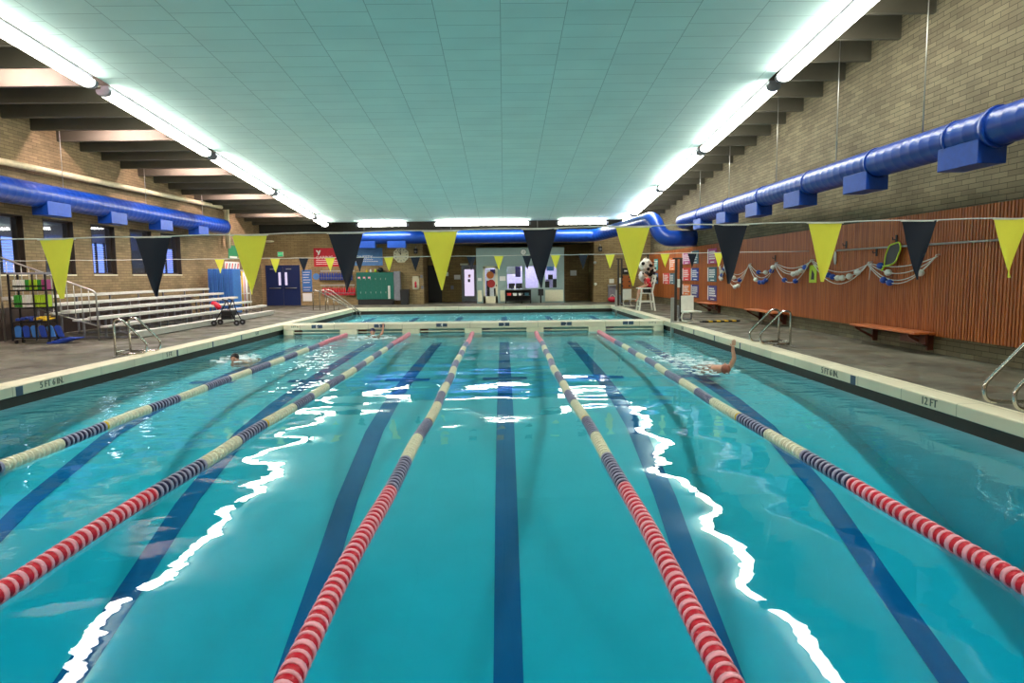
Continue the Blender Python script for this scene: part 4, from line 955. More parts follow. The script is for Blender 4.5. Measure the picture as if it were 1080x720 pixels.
# ------------------------------------------------------------------ swimmers
p = P(765, 388.5, Z=WZ + .03); hx, hy = p.x, p.y
t = thing('person', 'backstroke swimmer in the right lane with one arm straight up', 'person', (hx, hy, WZ))
h = lambda x, y, z: (hx + x, hy + y, WZ + z)
skin('body', [h(-.05, .95, -.10), h(-.04, .6, -.05), h(-.02, .30, -.03), h(0, .12, .0), h(.0, .02, .02), h(.19, .30, .01), h(.24, .16, .22), h(.18, .10, .42), h(.19, .09, .50),
              h(-.19, .30, -.06), h(-.30, .62, -.12), h(-.32, .95, -.16), h(.06, 1.0, -.12), h(.05, 1.4, -.18), h(.04, 1.85, -.16), h(.02, 2.05, -.16), h(-.14, 1.0, -.12), h(-.15, 1.4, -.12), h(-.14, 1.85, -.20), h(-.14, 2.05, -.22)],
     [(0, 1), (1, 2), (2, 3), (3, 4), (2, 5), (5, 6), (6, 7), (7, 8), (2, 9), (9, 10), (10, 11), (0, 12), (12, 13), (13, 14), (14, 15), (0, 16), (16, 17), (17, 18), (18, 19)],
     [(.15, .11), (.13, .09), (.16, .10), .06, .05, .065, .05, .036, .030, .055, .042, .032, .085, .055, .035, .03, .085, .055, .035, .03], 'skin', t)
mb = MB(); mb.sphere(h(0, 0, .03), .105, 0, 16, 12, (.82, 1.15, .95)); mb.sphere(h(0, .03, .13), .018, 0, 8, 6, (.8, 1.4, 1)); mb.sphere(h(.085, .0, .02), .022, 0, 8, 6, (.4, 1.2, 1)); mb.build('head', 'skin', t)
MB().sphere(h(0, -.03, .02), .112, 0, 16, 10, (.85, 1.1, .92)).build('hair', 'auburn', t)
for q, L in enumerate((.068, .08, .084, .074)):
    bx_ = .165 + q * .019; skin('finger', [h(bx_, .09, .50), h(bx_ + (q - 1.5) * .004, .085, .50 + .055 + L * .5), h(bx_ + (q - 1.5) * .006, .075, .50 + .05 + L)], [(0, 1), (1, 2)], [.011, .010, .008], 'skin', t, 1)
skin('thumb', [h(.17, .09, .47), h(.135, .08, .51), h(.12, .08, .545)], [(0, 1), (1, 2)], [.013, .011, .009], 'skin', t, 1)
p = P(247.5, 378, Z=WZ + .06); hx, hy = p.x, p.y
t = thing('person', 'swimmer in the left lane with only the dark-haired head above water', 'person', (hx, hy, WZ))
h2 = lambda x, y, z: (hx + x, hy + y, WZ + z)
skin('body', [h2(0, .55, -.12), h2(0, .26, -.10), h2(0, .08, -.05), h2(0, .03, .0), h2(-.17, .28, -.12), h2(-.22, .5, -.13), h2(-.18, .75, -.13), h2(.17, .28, -.12), h2(.22, .5, -.13), h2(.18, .75, -.13), h2(-.1, .95, -.13), h2(-.12, 1.4, -.14), h2(.1, .95, -.13), h2(.12, 1.4, -.14)],
     [(0, 1), (1, 2), (2, 3), (1, 4), (4, 5), (5, 6), (1, 7), (7, 8), (8, 9), (0, 10), (10, 11), (0, 12), (12, 13)], [(.14, .10), (.16, .10), .07, .05, .06, .045, .03, .06, .045, .03, .075, .045, .075, .045], 'skin', t)
mb = MB(); mb.sphere(h2(0, 0, .055), .105, 0, 16, 12, (.82, .95, 1.15)); mb.sphere(h2(0, -.10, .045), .02, 0, 8, 6, (.8, 1.2, 1.2)); mb.sphere(h2(.086, .0, .045), .022, 0, 8, 6, (.4, .8, 1.3)); mb.sphere(h2(-.086, .0, .045), .022, 0, 8, 6, (.4, .8, 1.3)); mb.build('head', 'skin', t)
MB().sphere(h2(0, .02, .09), .113, 0, 16, 10, (.86, .98, .95)).build('hair', 'hair', t)
p = P(398, 350.5, Z=WZ); hx, hy = p.x, BK0 - .25
t = thing('person', 'swimmer resting at the bulkhead under lane plate five, arm on its edge', 'person', (hx, hy, WZ))
h3 = lambda x, y, z: (hx + x, hy + y, WZ + z)
skin('body', [h3(0, .02, -.14), h3(0, .0, -.08), h3(0, -.01, .0), h3(.20, .0, -.09), h3(.33, .08, .05), h3(.34, .19, .33), h3(-.2, .0, -.09), h3(-.32, .02, -.2), h3(-.2, .12, -.26)],
     [(0, 1), (1, 2), (1, 3), (3, 4), (4, 5), (1, 6), (6, 7), (7, 8)], [(.14, .09), (.13, .09), .05, .055, .042, .03, .055, .04, .03], 'skin', t)
mb = MB(); mb.sphere(h3(0, -.02, .09), .10, 0, 16, 12, (.82, .95, 1.15)); mb.sphere(h3(0, -.115, .08), .018, 0, 8, 6); mb.build('head', 'skin', t)
MB().sphere(h3(0, 0, .135), .108, 0, 16, 10, (.86, .98, .9)).build('swim_cap', 'navy', t)
for q in range(4): skin('finger', [h3(.315 + q * .018, .20, .335), h3(.31 + q * .019, .25, .362), h3(.31 + q * .019, .30, .362)], [(0, 1), (1, 2)], [.010, .009, .008], 'skin', t, 1)
skin('thumb', [h3(.31, .2, .33), h3(.28, .23, .36)], [(0, 1)], [.011, .009], 'skin', t, 1)

# ------------------------------------------------------------------ splashes round the swimmers
def splash(cx, cy, rx, ry, n, seed, label):
    rnd = random.Random(seed); mb = MB()
    for k in range(n):
        a = rnd.uniform(0, 2 * PI); r = rnd.uniform(0, 1) ** .7; x = cx + rx * r * math.cos(a); y = cy + ry * r * math.sin(a)
        s_ = rnd.uniform(.012, .045); mb.sphere((x, y, WZ + .006), s_, 0, 8, 5, (rnd.uniform(1, 3.2), rnd.uniform(.7, 1.4), .28))
        if k % 3 == 0: mb.sphere((x, y, WZ + rnd.uniform(.02, .12)), .008, 0, 6, 4)
    tag(mb.build('water_splash', 'foam'), label, 'splash', None, 'stuff')
q = P(742, 388, Z=WZ); splash(q.x, q.y + 1.0, .75, 2.2, 150, 3, 'white flecks of foam behind the backstroke swimmer')
q = P(247.5, 380, Z=WZ); splash(q.x, q.y + .4, .6, .9, 60, 4, 'white flecks of foam round the head in the left lane')
q = P(398, 354, Z=WZ); splash(q.x, BK0 - 1.6, .8, 1.1, 70, 5, 'white flecks of foam before the swimmer resting at the bulkhead')

# ------------------------------------------------------------------ end wall: doors, signs, lockers, office
YW = WY1
def rect(x0, y0, x1, y1, Y):
    """photo rectangle on the plane Y= -> (xa, xb, za, zb)"""
    mx, my = (x0 + x1) / 2, (y0 + y1) / 2
    return P(x0, my, Y=Y).x, P(x1, my, Y=Y).x, P(mx, y1, Y=Y).z, P(mx, y0, Y=Y).z
def panel(x0, y0, x1, y1, Y, depth, name, m, parent=None, bevel=0.0, zmin=None):
    a, b, c, d = rect(x0, y0, x1, y1, Y)
    if zmin is not None: c = zmin
    return MB().box((a, Y - depth, c), (b, Y, d)).build(name, m, parent, None, bevel)
# navy double door
a, b, c, d = rect(282.5, 281, 315.5, 322, YW)
mb = MB(); mb.box((a - .08, YW - .06, 0), (a, YW, d + .08)); mb.box((b, YW - .06, 0), (b + .08, YW, d + .08)); mb.box((a, YW - .06, d), (b, YW, d + .08))
dr = tag(mb.build('door_1', 'navy_door'), None, None, None, 'structure')
mid = (a + b) / 2
for x0, x1, wx in ((a, mid - .01, mid - .26), (mid + .01, b, mid + .12)):
    lf = MB().box((x0, YW - .045, .02), (x1, YW - .005, d)).build('door_leaf', 'navy_door', dr)
    MB().box((wx, YW - .055, 1.22), (wx + .14, YW - .045, 1.98)).build('window_pane', 'pane_glow', lf)  # pane glows by itself, standing for light beyond the door
    MB().tube([(x0 + .12, YW - .09, 1.05), (x1 - .12, YW - .09, 1.05)], .022, 8).build('push_bar', 'dull_steel', lf)
    MB().box((x0 + .2, YW - .10, d - .18), (x0 + .5, YW - .05, d - .12)).build('door_closer', 'grey', lf)
# exit sign
t = thing('exit_sign', 'small green exit sign on the brick above the navy double door', 'sign', P(295.5, 268, Y=YW - .05))
a, b, c, d = rect(293, 265.5, 299, 270.5, YW)
MB().box((a, YW - .07, c), (b, YW, d)).build('box', 'white', t); MB().box((a + .02, YW - .075, c + .02), (b - .02, YW - .07, d - .02)).build('panel', 'exit_lit', t)
lettering('lettering', 'EXIT', .16, ((a + b) / 2, YW - .077, (c + d) / 2), (1, 0, 0), (0, 0, 1), 'paper', t, .002)
# two value banners
def banner(x0, y0, x1, y1, m, word, label, sub):
    a, b, c, d = rect(x0, y0, x1, y1, YW)
    t = thing('wall_banner', label, 'banner', ((a + b) / 2, YW, c)); W_ = b - a; H_ = d - c
    MB().box((a, YW - .03, c), (b, YW, d)).build('board', m, t)
    mb = MB(); ux = a + W_ * .07; uz = d - H_ * .36; s_ = H_ * .24
    mb.prism([(ux, YW - .036, uz + s_), (ux + s_ * .38, YW - .036, uz + s_), (ux + s_ * .62, YW - .036, uz + s_ * .42), (ux + s_ * .40, YW - .036, uz + s_ * .42)], (0, .006, 0))
    mb.prism([(ux + s_ * .75, YW - .036, uz + s_), (ux + s_ * 1.15, YW - .036, uz + s_), (ux + s_ * .72, YW - .036, uz), (ux + s_ * .36, YW - .036, uz)], (0, .006, 0)); mb.build('emblem', 'paper', t)
    lettering('lettering', word, H_ * .25, (a + W_ * .07, YW - .034, d - H_ * .52), (1, 0, 0), (0, 0, 1), 'paper', t, .003, 'LEFT')
    mb = MB()
    for q, L in enumerate(sub):
        x = a + W_ * .07
        while x < a + W_ * L: mb.box((x, YW - .035, d - H_ * (.68 + q * .10)), (x + .07, YW - .03, d - H_ * (.645 + q * .10))); x += .10
    mb.build('small_wording', 'paper', t)
banner(331, 261.5, 366, 281, 'sign_red', 'CARING', 'red wall banner with white wording beside the near navy pennant', (.8, .9, .85))
banner(370, 261.5, 403.5, 280, 'sign_blue', 'HONESTY', 'light blue wall banner with white wording left of the round clock', (.7, .85))
# octagonal clock
a, b, c, d = rect(415, 261, 431, 276.5, YW); cx, cz, r = (a + b) / 2, (c + d) / 2, (b - a) / 2
t = thing('wall_clock', 'large cream octagonal pace clock on the end wall', 'clock', (cx, YW, cz))
oct_ = [(cx + r * 1.06 * math.cos(PI / 8 + k * PI / 4), YW - .06, cz + r * 1.06 * math.sin(PI / 8 + k * PI / 4)) for k in range(8)]
MB().prism(oct_, (0, .06, 0)).build('case', 'cream', t)
mb = MB()
for k in range(12):
    q = 2 * PI * k / 12; u = Vector((math.sin(q), 0, math.cos(q))); o_ = Vector((cx, YW - .064, cz)); mb.bar(o_ + u * r * .68, o_ + u * r * .84, .035, .004, 0, (0, 1, 0))
mb.build('hour_marks', 'black', t)
for L, q, nm in ((.5, -.6, 'hour_hand'), (.72, -.15, 'minute_hand')):
    o_ = Vector((cx, YW - .068, cz)); MB().bar(o_, o_ + Vector((math.sin(q), 0, math.cos(q))) * r * L, .035, .004, 0, (0, 1, 0)).build(nm, 'black', t)
# speakers
for (x, y, lb) in ((438.5, 264.5, 'small black wall speaker right of the octagonal clock'), (633, 262, 'small black wall speaker high on the brick column right of the office')):
    p = P(x, y, Y=YW - .15); t = thing('wall_speaker', lb, 'speaker', p)
    mb = MB(); mb.prism([(p.x - .11, YW - .28, p.z - .17), (p.x + .11, YW - .28, p.z - .17), (p.x + .11, YW - .24, p.z + .13), (p.x - .11, YW - .24, p.z + .13)], (0, .16, 0)); mb.build('cabinet', 'black', t, bevel=.01)
    MB().sphere((p.x, YW - .27, p.z - .04), .07, 0, 12, 6, (1, .25, 1)).build('cone', 'grey', t)
    mb = MB(); mb.tube([(p.x, YW, p.z + .25), (p.x, YW - .15, p.z + .22), (p.x, YW - .16, p.z + .05)], .018, 6); mb.build('bracket', 'dull_steel', t)
# fire extinguisher cabinet, switches
a, b, c, d = rect(435, 291, 442, 305, YW); t = thing('extinguisher_cabinet', 'cream wall cabinet with a fire extinguisher beside the black doorway', 'cabinet', ((a + b) / 2, YW, c))
mb = MB(); mb.box((a, YW - .04, c), (a + .07, YW, d)); mb.box((b - .07, YW - .04, c), (b, YW, d)); mb.box((a, YW - .04, c), (b, YW, c + .08)); mb.box((a, YW - .04, d - .14), (b, YW, d)); mb.box((a, YW - .012, c), (b, YW, d)); mb.build('frame', 'cream', t)
mm = (a + b) / 2; mb = MB(); mb.tube([(mm, YW - .07, c + .10), (mm, YW - .07, c + .40)], .06, 12); mb.sphere((mm, YW - .07, c + .40), .06, 0, 12, 6); mb.build('extinguisher', 'red', t)
MB().tube([(mm, YW - .07, c + .44), (mm + .03, YW - .07, c + .52), (mm - .06, YW - .07, c + .30)], .015, 6).build('hose', 'black', t)
for x, y, lb in ((444.5, 291.5, 'small square alarm plate left of the black doorway, upper'), (445.5, 303, 'small square switch plate left of the black doorway, lower')):
    o = panel(x - 1.2, y - 1.6, x + 1.2, y + 1.6, YW, .03, 'wall_switch', 'grey'); tag(o, lb, 'switch')
# teal locker bank with panels
a, b, c, d = rect(376, 287, 415, 315.5, YW - .5); t = thing('locker_bank', 'teal metal locker bank with small latches below the blue banner', 'lockers', ((a + b) / 2, YW - .25, .2))
MB().box((a, YW - .5, c), (b, YW - .005, d)).build('body', 'teal', t)
n = 6; Wd = (b - a - .4) / n
for r_ in range(2):
    for q in range(n):
        x = a + Wd * q; z0 = c + (d - c) * (.5 * r_); z1 = z0 + (d - c) * .5
        f = MB().box((x + .012, YW - .515, z0 + .012), (x + Wd - .012, YW - .5, z1 - .012)).build('locker_door', 'teal', t)
        MB().box((x + Wd * .78, YW - .53, (z0 + z1) / 2 - .05), (x + Wd * .86, YW - .515, (z0 + z1) / 2 + .06)).build('latch', 'dull_steel', f)
        if r_ == 1 and q in (0, 1, 2): MB().box((x + .10, YW - .525, z1 - .36), (x + .24, YW - .515, z1 - .26)).build('label_card', 'pink', f)
mb = MB(); mb.box((b - .33, YW - .52, c + .02), (b - .2, YW - .505, c + (d - c) * .5)); mb.build('silver_strip', 'alu_plank', t)
mb = MB(); mb.box((a + .05, YW - .48, 0), (b - .05, YW - .05, c)); mb.build('plinth', 'black', t)
a2, b2, c2, d2 = rect(415.5, 286, 422, 315, YW - .4); o = MB().box((b + .01, YW - .45, 0.25), (b2, YW - .02, d2)).build('side_cabinet', 'grey', None, None, .01); tag(o, 'narrow grey cabinet standing against the right end of the teal lockers', 'cabinet')
ra, rb, rc, rd = rect(422.5, 305, 431.5, 321, YW - .35); t = thing('waste_bin', 'dark brown square bin on the deck right of the teal lockers', 'bin', ((ra + rb) / 2, YW - .3, 0))
mb = MB(); mb.prism([(ra + .03, YW - .55, 0), (rb - .03, YW - .55, 0), (rb, YW - .55, rd - .05), (ra, YW - .55, rd - .05)], (0, .5, 0)); mb.build('body', 'black', t, bevel=.01); MB().box((ra - .01, YW - .57, rd - .05), (rb + .01, YW - .03, rd)).build('lid', 'dark_frame', t, bevel=.01)
p = P(401, 285, Y=YW - .3)
o = MB().sphere((p.x, YW - .25, d + .14), .17, 0, 14, 10, (1.1, 1, .85)).build('ball', 'black'); tag(o, 'black ball resting on top of the teal lockers', 'ball')
for x, m_, lb in ((387, 'yellow', 'yellow small bottle on top of the teal lockers'), (391, 'paper', 'white small bottle on top of the teal lockers'), (396, 'lime', 'lime green small bottle on top of the teal lockers')):
    q = P(x, 285, Y=YW - .25); mb = MB(); mb.tube([(q.x, YW - .3, d), (q.x, YW - .3, d + .12), (q.x, YW - .3, d + .15), (q.x, YW - .3, d + .19)], .05, 10, 0, True, [.06, .06, .025, .025]); tag(mb.build('bottle', m_), lb, 'bottle')
# life vests on hooks: navy row above, red row below
def vests(y0, y1, x0, x1, n, m_, row, cn):
    for q in range(n):
        xx = x0 + (x1 - x0) * (q + .5) / n; a, b, c, d = rect(xx - 2.3, y0, xx + 2.3, y1, YW - .1)
        t = thing('life_vest', '%s life vest on its hook in the %s row, number %d from the left of that row' % (cn, row, q + 1) if 0 else '%s life vest hanging in the %s row beside the lockers, %s from the left' % (cn, row, ['first', 'second', 'third', 'fourth', 'fifth', 'sixth', 'seventh'][q]), 'life vest', ((a + b) / 2, YW - .1, c), '%s life vests on the end wall' % cn)
        m0 = (a + b) / 2; mb = MB(); w_ = (b - a) / 2
        for s in (-1, 1):
            mb.prism([(m0 + s * .02, YW - .2, c), (m0 + s * w_ * .95, YW - .2, c + .02), (m0 + s * w_, YW - .2, c + (d - c) * .55), (m0 + s * w_ * .7, YW - .2, d), (m0 + s * w_ * .3, YW - .2, d), (m0 + s * .02, YW - .2, c + (d - c) * .6)], (0, .09, 0))
        mb.build('foam_body', m_, t, bevel=.02)
        MB().box((a, YW - .215, c + (d - c) * .28), (b, YW - .2, c + (d - c) * .36)).build('strap', 'grey', t)
        MB().tube([(m0, YW, d + .10), (m0, YW - .12, d + .08), (m0, YW - .14, d + .02), (m0, YW - .14, d - .05)], .01, 6).build('hook', 'dull_steel', t)
vests(287.5, 295.5, 337, 372, 7, 'royal', 'upper', 'navy blue')
vests(303, 311.5, 340, 375, 7, 'red', 'lower', 'red')
for yz, lb in ((285.5, 'upper white hook rail above the navy life vests'), (300.5, 'lower white hook rail above the red life vests')):
    a, b, c, d = rect(338, yz - .5, 374, yz + .7, YW); tag(MB().box((a, YW - .04, c), (b, YW, d)).build('hook_rail', 'dull_steel'), lb, 'hook rail')
# blue notice with white sheet, round blue sign
a, b, c, d = rect(319, 284.5, 329, 307.5, YW); t = thing('notice_board', 'tall blue notice with white lines right of the navy double door', 'notice', ((a + b) / 2, YW, c))
MB().box((a, YW - .03, c), (b, YW, d)).build('board', 'mat_blue', t); mb = MB()
for q in range(8):
    if q == 5: continue
    mb.box((a + .05, YW - .035, d - .16 - q * .15), (b - .08 - .05 * (q % 3), YW - .03, d - .13 - q * .15))
mb.build('wording', 'paper', t)
o = panel(319.5, 309, 329, 317.5, YW, .02, 'paper_notice', 'paper'); tag(o, 'white paper sheet on the brick under the tall blue notice', 'paper')
p = P(333.5, 291.5, Y=YW); mb = MB(); mb.tube([(p.x, YW - .03, p.z), (p.x, YW, p.z)], .19, 24); tag(mb.build('round_sign', 'sign_blue'), 'round light blue sign between the blue notice and the life vests', 'sign')
# black doorway, papers and lilac door of the recess
a, b, c, d = rect(448, 279.5, 466, 321, RY); tag(MB().box((a, RY - .02, 0), (b, RY + .01, d)).build('door_2', 'black'), None, None, None, 'structure')
for (x0, y0, x1, y1, lb) in ((469.5, 287, 473, 291, 'small white paper notice partly behind the large yellow pennant, in the brown recess'), (479, 289.8, 485.5, 294.5, 'white paper notice on the brown recess wall left of the lilac door'), (475.5, 301, 478.5, 305, 'small grey switch box low on the brown recess wall'), (601.5, 285, 608, 290.5, 'white paper notice on the brown wall right of the office')):
    o = panel(x0, y0, x1, y1, RY, .03, 'wall_notice', 'paper' if 'paper' in lb else 'grey'); tag(o, lb, 'notice')
a, b, c, d = rect(487, 281, 503, 320, RY); mb = MB(); mb.box((a, RY - .08, 0), (a + .14, RY, d)); mb.box((b - .14, RY - .08, 0), (b, RY, d)); mb.box((a, RY - .08, d), (b, RY, d + .1))
dr = tag(mb.build('door_3', 'grey'), None, None, None, 'structure')
MB().box((a + .12, RY - .06, .02), (b - .12, RY - .02, d)).build('door_leaf', 'grey', dr)
ga, gb, gc, gd = rect(490, 284, 500, 312, RY - .07); MB().box((ga, RY - .075, gc), (gb, RY - .06, gd)).build('glow_pane', 'pane_glow', dr)  # glow in the pane stands for the lit room behind
for k_, (x, y) in enumerate(((495, 291), (494.7, 295.8))): aa, bb, c_, d_ = rect(x - 1.2, y - 1.6, x + 1.2, y + 1.6, RY - .08); MB().box((aa, RY - .085, c_), (bb, RY - .075, d_)).build('pane_notice', 'pink' if k_ == 0 else 'black', dr)
o = panel(485.5, 277.8, 493.5, 279.6, RY, .12, 'door_lamp', 'cream'); tag(o, 'slim cream lamp housing above the lilac door', 'lamp')
# glazed office
YO = YW - .05
oa, ob, oc, od = rect(502.5, 261, 595, 320, YO)
holes = [(rect(509.5, 280.5, 525, 320, YO)), rect(534, 280, 551.5, 305.5, YO), rect(553.2, 280, 568.5, 304.5, YO), rect(574, 280, 588, 304, YO)]
H = []
for i, (a, b, c, d) in enumerate(holes): H.append((a, b, 0.0 if i == 0 else c, d))
wall_with_holes('y', YO, .15, oa, ob, 0.0, lambda x: od, H, 'wall_office', 'sage')
mb = MB(); mb.box((oa, YO + .15, 0), (oa + .1, RY, od)); mb.box((ob - .1, YO + .15, 0), (ob, RY, od)); struct('wall_office_side', mb, 'sage')
mb = MB(); mb.box((oa, YO + .15, od - .08), (ob, RY, od)); struct('ceiling_office', mb, 'paper')
mb = MB(); mb.box((oa + .1, RY - .06, 0), (ob - .1, RY - .01, od - .1)); struct('wall_office_back', mb, mat('lilac office wall', (196, 180, 214), .7))
t = thing('office_light', 'bright ceiling panel inside the glazed office', 'ceiling light', ((oa + ob) / 2, YO + 1.2, od - .1)); MB().box((oa + .6, YO + .7, od - .13), (ob - .6, YO + 1.5, od - .08)).build('panel', 'tube_room', t); MB().box((oa + .55, YO + .65, od - .10), (ob - .55, YO + 1.55, od - .075)).build('frame', 'white', t)
for i, (a, b, c, d) in enumerate(H[1:]):
    mb = MB(); e_ = .05
    for q in ((a, c, a + e_, d), (b - e_, c, b, d), (a, c, b, c + e_), (a, d - e_, b, d)): mb.box((q[0], YO - .02, q[1]), (q[2], YO + .12, q[3]))
    o = tag(mb.build('window_%d' % (6 + i), 'sage'), None, None, None, 'structure'); MB().box((a, YO + .05, c), (b, YO + .06, d)).build('pane', 'glass', o)
a, b, c, d = H[0]; mb = MB()
for q in ((a, 0, a + .14, d), (b - .14, 0, b, d), (a, 0, b, .42), (a, d - .14, b, d)): mb.box((q[0], YO + .02, q[1]), (q[2], YO + .08, q[3]))
dr = tag(mb.build('door_4', 'cream'), None, None, None, 'structure')
MB().box((a + .14, YO + .05, .42), (b - .14, YO + .06, d - .14)).build('pane', 'glass', dr)
MB().tube([(b - .08, YO - .03, 1.0), (b - .08, YO - .03, 1.12)], .025, 8).build('door_handle', 'steel', dr)
pr = thing('office_poster', 'swimmer poster with a round red badge behind the office door glass', 'poster', ((a + b) / 2, YO + .1, 1.0))
ax, bx_, c_, d_ = rect(513, 284, 523, 313, YO + .1); MB().box((ax, YO + .1, c_), (bx_, YO + .11, d_)).build('sheet', 'paper', pr)
for (x, y, r, m_) in ((518, 299, .24, 'poster_red'), (517, 290, .22, 'orange')): q = P(x, y, Y=YO + .1); MB().tube([(q.x, YO + .085, q.z), (q.x, YO + .1, q.z)], r, 20).build('round_badge', m_, pr)
for (x0, y0, x1, y1, m_) in ((517, 284, 522.5, 288.5, 'indigo'), (513.2, 296, 516.5, 313, 'black'), (521, 304, 523, 313, 'black')):
    ax, bx_, c_, d_ = rect(x0, y0, x1, y1, YO + .1); MB().box((ax, YO + .09, c_), (bx_, YO + .1, d_)).build('figure_patch', m_, pr)
for (x0, y0, x1, y1, m_, lb) in ((535, 281, 543.5, 289, 'paper', 'white poster inside the left office window, top left corner'), (543.5, 281, 549, 292, 'indigo', 'violet board inside the left office window, top right'), (576.5, 280.5, 584, 285.5, 'poster_blue', 'sky blue strip poster at the top of the right office window')):
    o = panel(x0, y0, x1, y1, YO + .25, .02, 'office_poster', m_); tag(o, lb, 'poster')
ta, tb, tc, td = rect(535, 303.5, 551, 306, YO + .9); t = thing('office_desk', 'dark desk inside the left office window', 'desk', ((ta + tb) / 2, YO + .9, 0)); MB().box((ta, YO + .5, .72), (tb, YO + 1.2, .76)).build('desk_top', 'dark_wood', t); mb = MB()
for x in (ta + .05, tb - .05): mb.box((x - .03, YO + .55, 0), (x + .03, YO + 1.15, .72))
mb.build('desk_side', 'dark_wood', t)
for i, (x, lb) in enumerate(((540, 'black office monitor on the desk, left of two'), (547.5, 'black office monitor on the desk, right of two'))):
    q = P(x, 300, Y=YO + .8); t = thing('office_monitor', lb, 'monitor', (q.x, YO + .8, .76)); MB().box((q.x - .2, YO + .78, .86), (q.x + .18, YO + .82, 1.17)).build('screen', 'black', t, bevel=.01); MB().box((q.x - .06, YO + .76, .76), (q.x + .04, YO + .86, .88)).build('stand', 'black', t)
for (x, y, lb) in ((580.5, 292.5, 'dark box behind the right office window, upper'), (577, 299.5, 'dark box behind the right office window, lower left'), (585.5, 299, 'tall dark cabinet behind the right office window, at its right')):
    hgt = 3 if 'box' in lb else 5; o = panel(x - 2.6, y - hgt, x + 2.2, y + hgt * .6, YO + .5, .25, 'office_cabinet', 'black', None, .01, None if 'upper' in lb else 0.0); tag(o, lb, 'cabinet')
    if 'upper' in lb: a, b, c, d = rect(x - 3, y + 2, x + 3, y + 2.5, YO + .5); tag(MB().box((a, YO + .2, c), (b, RY - .07, c + .03)).build('office_shelf', 'grey'), 'grey shelf carrying the upper dark box behind the right office window', 'shelf')
# things on the outside of the office
o = panel(575, 305.5, 594, 317.5, YO, .03, 'kick_panel', 'cream'); tag(o, 'cream lower panel under the right office window', 'panel')
o = panel(504, 306, 508.3, 318, YO, .03, 'kick_panel', 'cream'); tag(o, 'narrow cream lower panel left of the office door', 'panel')
o = panel(527.5, 306, 532.5, 317.5, YO, .03, 'kick_panel', 'cream'); tag(o, 'narrow cream lower panel right of the office door', 'panel')
p = P(552, 265.8, Y=YO); t = thing('wall_clock', 'small round white clock high on the grey office wall', 'clock', p); MB().tube([(p.x, YO - .04, p.z), (p.x, YO, p.z)], .18, 24).build('rim', 'black', t); MB().tube([(p.x, YO - .046, p.z), (p.x, YO - .03, p.z)], .16, 24).build('face', 'paper', t)
mb = MB(); mb.bar((p.x, YO - .05, p.z), (p.x + .06, YO - .05, p.z + .08), .014, .004, 0, (0, 1, 0)); mb.bar((p.x, YO - .05, p.z), (p.x - .02, YO - .05, p.z - .07), .014, .004, 0, (0, 1, 0)); mb.build('hands', 'black', t)
for (x0, y0, x1, y1, lb) in ((504, 293, 507.8, 296.2, 'white paper on the office wall left of the glass door'), (527, 291.3, 533.5, 296, 'white paper on the office wall right of the glass door')):
    o = panel(x0, y0, x1, y1, YO, .012, 'wall_notice', 'paper'); tag(o, lb, 'notice')
# black table with things on it
ta, tb, tc, td = rect(533, 305.5, 560, 319, YO - .5); t = thing('supply_cart', 'black open supply cart standing before the office windows', 'cart', ((ta + tb) / 2, YO - .6, 0))
for z in (.12, td - .38, td - .04): MB().box((ta, YO - .85, z), (tb, YO - .25, z + .04)).build('shelf', 'black', t, bevel=.006)
MB().box((ta, YO - .27, .12), (tb, YO - .25, td - .02)).build('back_panel', 'black', t)
for x in (ta + .03, (ta + tb) / 2 + .2, tb - .03):
    for y in (YO - .83, YO - .28): MB().box((x - .025, y - .02, .0), (x + .025, y + .02, td)).build('leg', 'black', t)
for i, (x, m_, lb) in enumerate(((537, 'poster_red', 'red box on the black supply cart'), (543, 'paper', 'white bin on the black supply cart, left one'), (549, 'paper', 'white bin on the black supply cart, right one'), (555.5, 'slate', 'grey green bin at the right end of the black supply cart'))):
    q = P(x, 312, Y=YO - .7).x; z = td - .34; mb = MB(); mb.prism([(q - .10, YO - .8, z), (q + .10, YO - .8, z), (q + .13, YO - .8, z + .16), (q - .13, YO - .8, z + .16)], (0, .3, 0)); tag(mb.build('bin', m_, None, None, .008), lb, 'bin')
q = P(543, 303, Y=YO - .6).x; mb = MB(); mb.tube([(q, YO - .6, td), (q, YO - .6, td + .15), (q, YO - .6, td + .20), (q, YO - .6, td + .26)], .05, 10, 0, True, [.045, .045, .02, .02]); tag(mb.build('bottle', 'white'), 'white spray bottle on top of the black supply cart', 'bottle')
a, b, c, d = rect(567.5, 304.5, 573, 311.5, YO - .3); t = thing('black_crate', 'small black box on a stand below the middle office window', 'box', ((a + b) / 2, YO - .3, 0)); MB().box((a, YO - .5, c), (b, YO - .2, d)).build('box', 'black', t, bevel=.01); MB().box(((a + b) / 2 - .04, YO - .39, 0), ((a + b) / 2 + .04, YO - .31, c)).build('post', 'black', t)
# right of the office: fittings on the brick column, fountain, board
for (x0, y0, x1, y1, Y, m_, lb, nm, cat) in ((623.5, 275.5, 626.5, 278.5, RY - 1.5, 'white', 'small white round lamp at the corner of the brick column', 'corner_lamp', 'lamp'),):
    p = P(627.5, 277, Y=YW - .06); t = tag(MB().sphere(p, .09, 0, 12, 8).build(nm, m_), lb, cat)
    p = P(628, 299.5, Y=YW - .04); tag(MB().sphere(p, .09, 0, 12, 8, (1, .5, 1)).build('alarm_button', 'white'), 'small white round button low on the brick column', 'button')
a, b, c, d = rect(642, 300, 649.5, 314, YW - .3); t = thing('water_fountain', 'grey wall water fountain right of the brick column', 'fountain', ((a + b) / 2, YW, c)); MB().box((a, YW - .35, c), (b, YW, d - .1)).build('body', 'grey', t, bevel=.02); MB().box((a - .02, YW - .4, d - .1), (b + .02, YW, d)).build('basin', 'dull_steel', t, bevel=.02)
q = (a + b) / 2; MB().box((q - .14, YW - .06, d + .08), (q + .14, YW, d + .34)).build('bottle_filler', 'white', t, bevel=.01)
